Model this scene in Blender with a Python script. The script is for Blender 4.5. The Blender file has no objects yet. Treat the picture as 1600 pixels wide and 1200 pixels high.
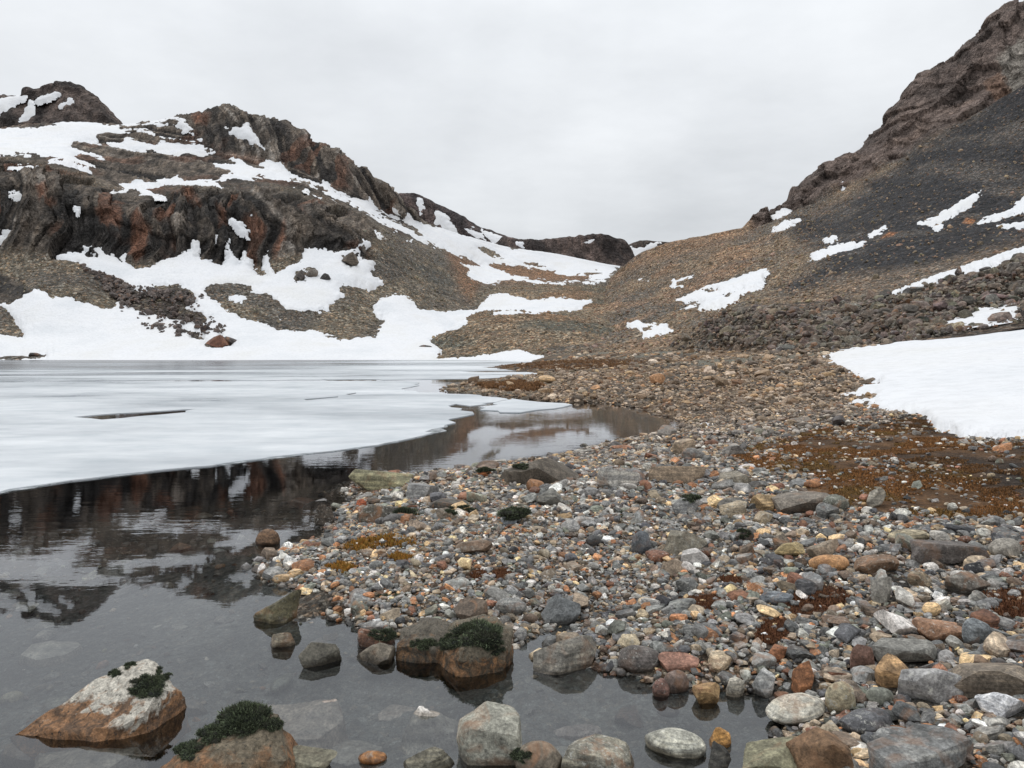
import bpy, bmesh, math, random
import numpy as np
from mathutils import Vector, Matrix, geometry
random.seed(7); rng = np.random.default_rng(7)

# ------------------------------------------------------------------ camera, sky, sun, exposure
F, EYE, HZ, CX = 1209.0, 1.6, 548.0, 800.0     # focal length and horizon in photo pixels, eye height in metres
scene = bpy.context.scene
cam_d = bpy.data.cameras.new('camera'); cam = bpy.data.objects.new('camera', cam_d)
scene.collection.objects.link(cam); scene.camera = cam
cam.location = (0, 0, EYE); cam.rotation_euler = (math.radians(90), 0, 0)
cam_d.sensor_width = 36; cam_d.lens = F/1600*36; cam_d.shift_y = -(600-HZ)/1600
cam_d.clip_start = 0.1; cam_d.clip_end = 6000

SUN_EL, SUN_AZ = math.radians(52), math.radians(-35)
world = bpy.data.worlds.new('World'); scene.world = world; world.use_nodes = True
def N(nt, t, **kw):
    n = nt.nodes.new(t)
    for k, v in kw.items():
        if k.startswith('i_'):
            key = k[2:]
            n.inputs[int(key) if key.isdigit() else key.replace('_', ' ')].default_value = v
        else: setattr(n, k, v)
    return n
def L(nt, a, b): nt.links.new(a, b)
def math_n(nt, op, a, b=None, clamp=False):
    n = N(nt, 'ShaderNodeMath', operation=op); n.use_clamp = clamp
    for i, v in ((0, a), (1, b)):
        if v is None: continue
        if isinstance(v, (int, float)): n.inputs[i].default_value = v
        else: L(nt, v, n.inputs[i])
    return n.outputs[0]
def ramp(nt, fac, stops):
    n = N(nt, 'ShaderNodeValToRGB'); e = n.color_ramp.elements
    while len(e) < len(stops): e.new(0.5)
    for el, (p, c) in zip(e, stops):
        el.position = p; el.color = (*c, 1) if len(c) == 3 else c
    L(nt, fac, n.inputs[0]); return n.outputs[0]
def mixc(nt, fac, a, b, mode='MIX'):
    n = N(nt, 'ShaderNodeMix', data_type='RGBA', blend_type=mode)
    for s, v in ((n.inputs[0], fac), (n.inputs[6], a), (n.inputs[7], b)):
        if isinstance(v, (int, float)): s.default_value = v
        elif isinstance(v, tuple): s.default_value = (*v, 1) if len(v) == 3 else v
        else: L(nt, v, s)
    return n.outputs[2]
def build_world():
    nt = world.node_tree; nt.nodes.clear()
    out = N(nt, 'ShaderNodeOutputWorld'); bg = N(nt, 'ShaderNodeBackground')
    sky = N(nt, 'ShaderNodeTexSky', sky_type='NISHITA', sun_disc=False, sun_elevation=SUN_EL, sun_rotation=SUN_AZ)
    tc = N(nt, 'ShaderNodeTexCoord')
    sep = N(nt, 'ShaderNodeSeparateXYZ'); L(nt, tc.outputs['Generated'], sep.inputs[0])
    zc = math_n(nt, 'MAXIMUM', sep.outputs[2], 0.0)
    lum = math_n(nt, 'ADD', math_n(nt, 'ADD', math_n(nt, 'MULTIPLY', zc, 0.32), math_n(nt, 'MULTIPLY', math_n(nt, 'MULTIPLY', zc, zc), 0.62)), 0.70)       # overcast: brighter towards the zenith
    # cloud deck seen in perspective: divide by elevation
    den = math_n(nt, 'ADD', zc, 0.16)
    comb = N(nt, 'ShaderNodeCombineXYZ')
    L(nt, math_n(nt, 'DIVIDE', sep.outputs[0], den), comb.inputs[0]); L(nt, math_n(nt, 'DIVIDE', sep.outputs[1], den), comb.inputs[1])
    n1 = N(nt, 'ShaderNodeTexNoise', i_Scale=0.62, i_Detail=6.0, i_Roughness=0.55); L(nt, comb.outputs[0], n1.inputs['Vector'])
    n2 = N(nt, 'ShaderNodeTexNoise', i_Scale=2.6, i_Detail=5.0, i_Roughness=0.6); L(nt, comb.outputs[0], n2.inputs['Vector'])
    m = math_n(nt, 'ADD', math_n(nt, 'MULTIPLY', n1.outputs[0], 0.85), math_n(nt, 'MULTIPLY', n2.outputs[0], 0.22))
    lum = math_n(nt, 'MULTIPLY', lum, math_n(nt, 'ADD', m, 0.49))
    col = mixc(nt, n1.outputs[0], (0.91, 0.955, 1.01), (0.975, 0.99, 1.0))
    g = mixc(nt, 1.0, col, lum, 'MULTIPLY')
    sk = mixc(nt, 1.0, sky.outputs[0], (0.1, 0.1, 0.1), 'MULTIPLY')
    f = mixc(nt, 0.05, g, sk)
    L(nt, f, bg.inputs[0]); bg.inputs[1].default_value = 1.0; L(nt, bg.outputs[0], out.inputs[0])
build_world()
sun_d = bpy.data.lights.new('sun', 'SUN'); sun = bpy.data.objects.new('sun', sun_d); scene.collection.objects.link(sun)
sun_d.energy = 0.6; sun_d.angle = math.radians(25); sun_d.color = (1.0, 0.96, 0.9)
sd = Vector((math.sin(SUN_AZ)*math.cos(SUN_EL), math.cos(SUN_AZ)*math.cos(SUN_EL), math.sin(SUN_EL)))
sun.rotation_euler = sd.to_track_quat('Z', 'Y').to_euler()
vs = scene.view_settings
vs.view_transform = 'Standard'; vs.look = 'None'; vs.exposure = 0.0; vs.gamma = 1.0; vs.use_curve_mapping = False
scene.cycles.max_bounces = 6; scene.cycles.diffuse_bounces = 3; scene.cycles.glossy_bounces = 3
scene.cycles.transparent_max_bounces = 8; scene.cycles.use_denoising = True

# ------------------------------------------------------------------ helpers
COL = scene.collection
def tag(o, label=None, cat=None, group=None, kind=None):
    if label: o['label'] = label
    if cat: o['category'] = cat
    if group: o['group'] = group
    if kind: o['kind'] = kind
    return o
def link(name, mesh, mat=None, parent=None):
    o = bpy.data.objects.new(name, mesh); COL.objects.link(o)
    if mat and not mesh.materials: mesh.materials.append(mat)
    if parent: o.parent = parent
    return o
def mesh_np(name, co, faces, cols=None, smooth=True, extra=None):
    """faces: (n,3) or (n,4) int array"""
    me = bpy.data.meshes.new(name); co = np.ascontiguousarray(co, dtype=np.float32); faces = np.ascontiguousarray(faces, dtype=np.int32)
    k = faces.shape[1]
    me.vertices.add(len(co)); me.vertices.foreach_set('co', co.ravel())
    me.loops.add(faces.size); me.loops.foreach_set('vertex_index', faces.ravel())
    me.polygons.add(len(faces)); me.polygons.foreach_set('loop_start', np.arange(0, faces.size, k, dtype=np.int32))
    if smooth: me.polygons.foreach_set('use_smooth', np.ones(len(faces), dtype=bool))
    if cols is not None:
        a = me.attributes.new('col', 'FLOAT_COLOR', 'POINT')
        c4 = np.ones((len(co), 4), np.float32); c4[:, :cols.shape[1]] = cols; a.data.foreach_set('color', c4.ravel())
    me.update(calc_edges=True); me.validate(); return me

def hash3(ix, iy, iz, seed):
    h = (ix.astype(np.int64)*374761393 + iy.astype(np.int64)*668265263 + iz.astype(np.int64)*2147483647 + seed*974711) & 0xFFFFFFFF
    h = ((h ^ (h >> 13))*1274126177) & 0xFFFFFFFF
    h = ((h ^ (h >> 16))*2246822519) & 0xFFFFFFFF
    return ((h ^ (h >> 15)) & 0xFFFFFF).astype(np.float32)/float(0xFFFFFF)
def vnoise(x, y, z, seed=0):
    xi, yi, zi = np.floor(x), np.floor(y), np.floor(z)
    fx, fy, fz = x-xi, y-yi, z-zi
    u, v, w = (t*t*t*(t*(t*6-15)+10) for t in (fx, fy, fz))
    xi, yi, zi = xi.astype(np.int64), yi.astype(np.int64), zi.astype(np.int64)
    r = 0
    for dx in (0, 1):
        for dy in (0, 1):
            for dz in (0, 1):
                r = r + hash3(xi+dx, yi+dy, zi+dz, seed)*(u if dx else 1-u)*(v if dy else 1-v)*(w if dz else 1-w)
    return r*2-1
def fbm(x, y, z, octv=4, seed=0, gain=0.5):
    r, a, s = 0, 1.0, 0
    for o in range(octv):
        r = r + a*vnoise(x*2**o+o*17.3, y*2**o+o*5.7, z*2**o+o*9.1, seed+o); s += a; a *= gain
    return r/s
def ridged(x, y, z, octv=4, seed=0):
    r, a, s = 0, 1.0, 0
    for o in range(octv):
        n = 1-np.abs(vnoise(x*2**o+o*13.1, y*2**o+o*7.7, z*2**o+o*3.3, seed+o))*1.6; r = r + a*n; s += a; a *= 0.5
    return r/s
def sstep(a, b, x):
    t = np.clip((x-a)/(b-a), 0, 1); return t*t*(3-2*t)
def U(px, py, Y): return ((px-CX)/F*Y, Y, EYE+(HZ-py)/F*Y)
def unp(px, py, Y): return np.stack([(px-CX)/F*Y, Y*np.ones_like(px), EYE+(HZ-py)/F*Y], -1)
def proj(P): return CX+F*P[..., 0]/P[..., 1], HZ-F*(P[..., 2]-EYE)/P[..., 1]

def sdf(poly, x, y):
    """signed distance, positive inside"""
    p = np.asarray(poly, float); d = np.full(x.shape, 1e18); ins = np.zeros(x.shape, bool)
    for (ax, ay), (bx, by) in zip(p, np.roll(p, -1, 0)):
        ex, ey = bx-ax, by-ay; wx, wy = x-ax, y-ay
        t = np.clip((wx*ex+wy*ey)/max(ex*ex+ey*ey, 1e-12), 0, 1)
        d = np.minimum(d, (wx-ex*t)**2+(wy-ey*t)**2)
        c = (ay > y) != (by > y)
        if ey != 0: ins ^= c & (x < ax+(y-ay)*ex/ey)
    return np.where(ins, 1, -1)*np.sqrt(d)
def sdf_box(poly, x, y, m=14):
    p = np.asarray(poly, float); r = np.full(x.shape, -99.0)
    k = (x > p[:, 0].min()-m) & (x < p[:, 0].max()+m) & (y > p[:, 1].min()-m) & (y < p[:, 1].max()+m)
    if k.any(): r[k] = sdf(p, x[k], y[k])
    return r

def pchip_rows(K, vals, t):
    """vals (K,C) at params 0..K-1 -> (len(t),C), monotone cubic"""
    d = np.diff(vals, axis=0); m = np.zeros_like(vals)
    a, b = d[:-1], d[1:]; ok = a*b > 0
    m[1:-1] = np.where(ok, 2*a*b/np.where(ok, a+b, 1), 0); m[0] = d[0]; m[-1] = d[-1]
    i = np.clip(np.floor(t).astype(int), 0, K-2); s = (t-i)[:, None]
    h00, h10, h01, h11 = 2*s**3-3*s**2+1, s**3-2*s**2+s, -2*s**3+3*s**2, s**3-s**2
    return h00*vals[i]+h10*m[i]+h01*vals[i+1]+h11*m[i+1]
def gauss1(a, sig):
    if sig <= 0: return a
    r = int(sig*3)+1; k = np.exp(-0.5*(np.arange(-r, r+1)/sig)**2); k /= k.sum()
    return np.convolve(np.pad(a, r, mode='edge'), k, mode='valid')

def slab(u, seed):
    """rock beds along u: a random number for the bed and the position across it"""
    i = np.floor(u); z0 = np.zeros_like(i); return hash3(i, z0, z0, seed), u-i
class Layer: pass
def grid_faces(R, C):
    i = np.arange(R*C).reshape(R, C)
    return np.stack([i[:-1, :-1], i[:-1, 1:], i[1:, 1:], i[1:, :-1]], -1).reshape(-1, 4)
def grid_normals(P):
    du = np.gradient(P, axis=1); dv = np.gradient(P, axis=0)
    n = np.cross(du, dv); n /= np.linalg.norm(n, axis=-1, keepdims=True)+1e-12
    return np.where((n[..., 2:3] < 0), -n, n)
def loft(rails, pxs, segs, smooth_px):
    """rails: list of [(px,py,Y),...]; a smooth surface through these ground lines, near to far"""
    PY = []; YY = []
    for j, r in enumerate(rails):
        a = np.asarray(r, float)
        s = smooth_px[j] if isinstance(smooth_px, (list, tuple)) else smooth_px
        s = s/(pxs[1]-pxs[0])
        PY.append(gauss1(np.interp(pxs, a[:, 0], a[:, 1]), s)); YY.append(gauss1(np.interp(pxs, a[:, 0], a[:, 2]), max(s, 15/(pxs[1]-pxs[0]))))
    K = len(rails); t = np.concatenate([np.linspace(j, j+1, n, endpoint=False) for j, n in enumerate(segs)]+[[K-1.0]])
    lay = Layer(); lay.t = t
    py = pchip_rows(K, np.array(PY), t); Y = np.exp(pchip_rows(K, np.log(np.array(YY)), t))
    lay.px = np.broadcast_to(pxs, py.shape).copy(); lay.py = py; lay.Y = Y
    lay.T = np.broadcast_to(t[:, None], py.shape)
    lay.P0 = unp(lay.px, py, Y); lay.N = grid_normals(lay.P0)
    return lay
def warp_px(lay, seed, a=1.0):
    x, y = lay.px, lay.py
    wx = 5*fbm(x/22, y/14, x*0, 3, seed)+5.5*fbm(x/6.5, y/4, x*0, 3, seed+9)
    wy = 3*fbm(x/24, y/12, x*0+5, 3, seed+3)+3.6*fbm(x/6.5, y/3.2, x*0+5, 3, seed+7)
    return x+wx*a, y+wy*a
def snow_field(lay, patches, seed, tmax, a=1.0):
    """patches: list of dict(add=[polys], sub=[polys]); stores the signed field of each"""
    wx, wy = warp_px(lay, seed, a); lay.snow = []
    tot = np.full(lay.px.shape, -99.0); fine = 2.2*fbm(lay.px/4.5, lay.py/2.6, lay.px*0, 3, seed+31)
    for p in patches:
        s = np.full(lay.px.shape, -99.0)
        for q in p['add']: s = np.maximum(s, sdf_box(q, wx, wy))
        for q in p.get('sub', []): s = np.minimum(s, -sdf_box(q, wx, wy))
        s = np.where(s > -90, s-2.2*np.maximum(fine, 0)*np.exp(-np.maximum(s, 0)/7), s)
        s[lay.T > tmax] = -99
        lay.snow.append(s); tot = np.maximum(tot, s)
    lay.snow_s = tot
def snow_meshes(lay, patches, mat, thick=0.35, margin=4.0, ramp_px=8.0, bump=0.12):
    R, C = lay.px.shape; f = grid_faces(R, C)
    for p, s in zip(patches, lay.snow):
        keep = (s.ravel()[f] > -margin).any(1)
        if not keep.any(): continue
        ff = f[keep]; idx, inv = np.unique(ff, return_inverse=True); ff = inv.reshape(-1, 4)
        sv = s.ravel()[idx]; P = lay.P0.reshape(-1, 3)[idx]; Nn = lay.N.reshape(-1, 3)[idx]
        th = p.get('t', thick)
        off = th*np.where(sv > 0, 1-np.exp(-np.maximum(sv, 0)/ramp_px), np.maximum(sv, -12)/ramp_px*1.3)
        x, y, z = P.T; q = p.get('b', bump)
        if lay is not globals().get('L6'): off = off*sstep(0, 0.9, lay.T.ravel()[idx])
        off = off + q*fbm(x/(22*th), y/(22*th), z/(22*th), 4, 71)*np.clip(sv/6, 0, 1)
        P = P + (Nn*0.6+np.array([0, 0, 0.4]))*off[:, None]
        o = link('snow_patch', mesh_np('snow_patch', P, ff), mat)
        tag(o, p['label'], 'snow patch', 'snow patches lying on the slopes and shore')
def terrain_obj(lay, name, label, P, col, mat):
    o = link(name, mesh_np(name, P.reshape(-1, 3), grid_faces(*lay.px.shape), col.reshape(-1, col.shape[-1])), mat)
    return tag(o, label, name.replace('_', ' '), kind='structure')
def lerp(a, b, w): return a*(1-w[..., None])+b*w[..., None]
def C3(*c): return np.array(c, float)
def S(r, g, b):
    """display colour 0-255 to linear"""
    c = np.array([r, g, b])/255.0
    return np.where(c <= 0.04045, c/12.92, ((c+0.055)/1.055)**2.4)
# ------------------------------------------------------------------ terrain materials
def new_mat(name):
    m = bpy.data.materials.new(name); m.use_nodes = True; nt = m.node_tree; nt.nodes.clear()
    out = N(nt, 'ShaderNodeOutputMaterial'); b = N(nt, 'ShaderNodeBsdfPrincipled'); L(nt, b.outputs[0], out.inputs[0])
    b.inputs['Specular IOR Level'].default_value = 0.25
    return m, nt, b, out
def bump(nt, b, h, dist, strength=1.0, prev=None):
    n = N(nt, 'ShaderNodeBump'); n.inputs['Distance'].default_value = dist; n.inputs['Strength'].default_value = strength
    L(nt, h, n.inputs['Height'])
    if prev is not None: L(nt, prev, n.inputs['Normal'])
    if b is not None: L(nt, n.outputs[0], b.inputs['Normal'])
    return n.outputs[0]
def terrain_mat(name, cell, grain, crack=0.0, strata=None):
    """ground colour from the vertex colours; alpha says how stony (loose stones) it is"""
    m, nt, b, out = new_mat(name)
    at = N(nt, 'ShaderNodeAttribute', attribute_name='col'); geo = N(nt, 'ShaderNodeNewGeometry'); pos = geo.outputs['Position']
    v1 = N(nt, 'ShaderNodeTexVoronoi', i_Scale=1/cell); L(nt, pos, v1.inputs['Vector'])
    v2 = N(nt, 'ShaderNodeTexVoronoi', i_Scale=2.7/cell); L(nt, pos, v2.inputs['Vector'])
    s1 = N(nt, 'ShaderNodeSeparateColor'); L(nt, v1.outputs['Color'], s1.inputs[0])
    s2 = N(nt, 'ShaderNodeSeparateColor'); L(nt, v2.outputs['Color'], s2.inputs[0])
    r1 = ramp(nt, s1.outputs[0], [(0, (0.4,)*3), (0.5, (0.95,)*3), (0.8, (1.45,)*3), (1, (2.6,)*3)])
    r2 = ramp(nt, s2.outputs[1], [(0, (0.55,)*3), (0.7, (1.05,)*3), (1, (1.9,)*3)])
    warm = ramp(nt, s1.outputs[2], [(0, (0.9, 1.0, 1.1)), (0.6, (1, 1, 1)), (1, (1.22, 0.97, 0.78))])
    k = mixc(nt, 1.0, mixc(nt, 1.0, r1, r2, 'MULTIPLY'), warm, 'MULTIPLY')
    nw = N(nt, 'ShaderNodeTexNoise', i_Scale=0.16/cell, i_Detail=6.0, i_Roughness=0.7); L(nt, pos, nw.inputs['Vector'])
    k = mixc(nt, 1.0, k, ramp(nt, nw.outputs[0], [(0.3, (0.55,)*3), (0.5, (1,)*3), (0.7, (1.5,)*3)]), 'MULTIPLY')
    c1 = mixc(nt, 1.0, at.outputs['Color'], k, 'MULTIPLY')
    n1 = N(nt, 'ShaderNodeTexNoise', i_Scale=1/grain, i_Detail=9.0, i_Roughness=0.68); L(nt, pos, n1.inputs['Vector'])
    n1f = ramp(nt, n1.outputs[0], [(0.28, (0.35,)*3), (0.5, (0.95,)*3), (0.72, (1.75,)*3)])
    c2 = mixc(nt, 1.0, at.outputs['Color'], n1f, 'MULTIPLY')
    if strata:
        mp = N(nt, 'ShaderNodeMapping'); mp.inputs['Rotation'].default_value = strata[0]; mp.inputs['Scale'].default_value = strata[1]; L(nt, pos, mp.inputs[0])
        n3 = N(nt, 'ShaderNodeTexNoise', i_Scale=1.0, i_Detail=6.0, i_Roughness=0.6, i_Distortion=0.6); L(nt, mp.outputs[0], n3.inputs['Vector'])
        sf = ramp(nt, n3.outputs[0], [(0.3, (0.45,)*3), (0.5, (1.0,)*3), (0.68, (1.7, 1.6, 1.5))])
        c2 = mixc(nt, 0.85, c2, mixc(nt, 1.0, c2, sf, 'MULTIPLY'))
    n5 = N(nt, 'ShaderNodeTexNoise', i_Scale=7/grain, i_Detail=5.0, i_Roughness=0.75); L(nt, pos, n5.inputs['Vector'])
    c2 = mixc(nt, 1.0, c2, ramp(nt, n5.outputs[0], [(0.3, (0.45,)*3), (0.5, (1.0,)*3), (0.68, (1.7,)*3)]), 'MULTIPLY')
    col = mixc(nt, at.outputs['Alpha'], c2, c1)
    L(nt, col, b.inputs['Base Color']); b.inputs['Roughness'].default_value = 0.9
    h1 = math_n(nt, 'MULTIPLY', v1.outputs['Distance'], -0.6)
    nb = bump(nt, None, n1.outputs[0], grain*0.9, 0.9)
    if crack:
        rockw = math_n(nt, 'SUBTRACT', 1.0, at.outputs['Alpha'])
        nd = N(nt, 'ShaderNodeTexNoise', i_Scale=0.8/crack, i_Detail=4.0); L(nt, pos, nd.inputs['Vector'])
        ds = N(nt, 'ShaderNodeVectorMath', operation='SCALE'); L(nt, nd.outputs['Color'], ds.inputs[0]); ds.inputs['Scale'].default_value = crack*1.6
        ad = N(nt, 'ShaderNodeVectorMath', operation='ADD'); L(nt, pos, ad.inputs[0]); L(nt, ds.outputs[0], ad.inputs[1])
        h_ = None
        for s_, w_ in ((1/crack, 1.0), (2.6/crack, 0.5)):
            ve = N(nt, 'ShaderNodeTexVoronoi', feature='DISTANCE_TO_EDGE', i_Scale=s_); L(nt, ad.outputs[0], ve.inputs['Vector'])
            e_ = math_n(nt, 'MULTIPLY', ramp(nt, ve.outputs['Distance'], [(0.0, (0,)*3), (0.14, (1,)*3)]), w_); h_ = e_ if h_ is None else math_n(nt, 'ADD', h_, e_)
            vf = N(nt, 'ShaderNodeTexVoronoi', i_Scale=s_); L(nt, ad.outputs[0], vf.inputs['Vector'])
            sf_ = N(nt, 'ShaderNodeSeparateColor'); L(nt, vf.outputs['Color'], sf_.inputs[0]); h_ = math_n(nt, 'ADD', h_, math_n(nt, 'MULTIPLY', sf_.outputs[0], w_*0.9))
        nb = bump(nt, None, math_n(nt, 'MULTIPLY', h_, rockw), crack*0.16, 1.0, nb)
    bump(nt, b, h1, cell*0.7, 0.5, nb)
    return m
def snow_mat():
    m, nt, b, out = new_mat('snow')
    geo = N(nt, 'ShaderNodeNewGeometry')
    n1 = N(nt, 'ShaderNodeTexNoise', i_Scale=0.09, i_Detail=7.0, i_Roughness=0.6); L(nt, geo.outputs['Position'], n1.inputs['Vector'])
    n2 = N(nt, 'ShaderNodeTexNoise', i_Scale=2.2, i_Detail=5.0, i_Roughness=0.6); L(nt, geo.outputs['Position'], n2.inputs['Vector'])
    c = ramp(nt, n1.outputs[0], [(0.3, (0.67, 0.685, 0.705)), (0.5, (0.745, 0.75, 0.765)), (0.75, (0.70, 0.695, 0.68))])
    n3 = N(nt, 'ShaderNodeTexNoise', i_Scale=9.0, i_Detail=4.0, i_Roughness=0.7); L(nt, geo.outputs['Position'], n3.inputs['Vector'])
    d = ramp(nt, n3.outputs[0], [(0.0, (1,)*3), (0.60, (1,)*3), (0.78, (0.74, 0.71, 0.67))])
    d = mixc(nt, 1.0, d, ramp(nt, n2.outputs[0], [(0.3, (0.9,)*3), (0.55, (1,)*3)]), 'MULTIPLY'); L(nt, mixc(nt, 1.0, c, d, 'MULTIPLY'), b.inputs['Base Color']); b.inputs['Roughness'].default_value = 0.75
    n4 = N(nt, 'ShaderNodeTexNoise', i_Scale=0.55, i_Detail=3.0, i_Roughness=0.5); L(nt, geo.outputs['Position'], n4.inputs['Vector'])
    nb = bump(nt, None, n4.outputs[0], 0.5, 0.5); bump(nt, b, n2.outputs[0], 0.16, 0.55, nb); return m
M_SNOW = snow_mat()
M_LEFT = terrain_mat('left_mountain_rock', 0.5, 4.0, crack=3.2, strata=((0.0, 0.35, 0.35), (0.55, 0.12, 0.10)))
M_PEAK = terrain_mat('dark_peak_rock', 2.5, 7.0, crack=6.0, strata=((0.0, 0.7, 0.2), (0.35, 0.1, 0.06)))
M_RIGHT = terrain_mat('right_mountain_rock', 0.42, 3.2, crack=5.0)
M_VALLEY = terrain_mat('valley_ground', 0.45, 4.0)

# ------------------------------------------------------------------ left mountain (cliff band, bench, snow ramp, summit crags)
PX1 = np.arange(-330, 1010, 1.55)
def off(r, dpy, dY): return [(a, b+dpy, c+dY) for a, b, c in r]
ridge1 = [(-330, 205, 330), (0, 201, 340), (100, 191, 340), (190, 196, 335), (240, 190, 330), (281, 182, 322), (300, 175, 318), (337, 170, 318), (362, 168, 318), (375, 176, 318),
          (406, 185, 318), (444, 190, 320), (466, 203, 321), (487, 214, 322), (519, 228, 324), (541, 239, 326), (550, 251, 328), (575, 267, 330), (581, 276, 332), (600, 288, 335),
          (619, 300, 340), (628, 318, 350), (644, 331, 362), (662, 345, 378), (700, 361, 410), (780, 384, 447), (870, 398, 447), (950, 415, 437), (1010, 420, 437)]
R1 = [
 [(-330, 574, 127), (600, 574, 127), (1010, 576, 127)],
 [(-330, 540, 146), (0, 528, 148), (60, 540, 148), (200, 530, 150), (350, 528, 150), (500, 535, 150), (600, 545, 150), (1010, 560, 150)],
 [(-330, 480, 170), (0, 470, 168), (60, 455, 168), (170, 475, 168), (320, 470, 170), (450, 482, 172), (560, 500, 172), (600, 505, 175), (700, 520, 180), (1010, 530, 190)],
 [(-330, 400, 195), (0, 392, 190), (100, 398, 190), (200, 412, 192), (300, 402, 195), (400, 415, 196), (480, 393, 200), (545, 390, 208), (600, 436, 208), (680, 452, 222), (750, 462, 240), (1010, 480, 255)],
 [(-330, 290, 212), (0, 278, 206), (100, 300, 205), (200, 325, 207), (300, 312, 210), (400, 318, 212), (480, 335, 214), (545, 360, 218), (600, 378, 232), (680, 415, 262), (750, 441, 290), (1010, 450, 300)],
 [(-330, 240, 255), (0, 243, 258), (100, 255, 255), (200, 303, 246), (300, 290, 250), (400, 285, 258), (480, 294, 266), (560, 331, 275), (620, 360, 300), (690, 389, 340), (760, 418, 380), (860, 432, 400), (1010, 428, 400)],
 [(-330, 222, 290), (0, 220, 300), (100, 222, 300), (190, 240, 292), (300, 238, 288), (400, 252, 288), (450, 264, 294), (500, 286, 300), (560, 311, 308), (590, 328, 325), (640, 345, 356), (700, 366, 395), (780, 391, 436), (870, 406, 438), (950, 421, 430), (1010, 424, 430)],
 ridge1, off(ridge1, 45, 70), off(ridge1, 140, 160)]
L1 = loft(R1, PX1, [14, 34, 50, 62, 44, 40, 56, 10, 6], [30, 20, 14, 6, 8, 8, 8, 1.2, 8, 8])
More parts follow.
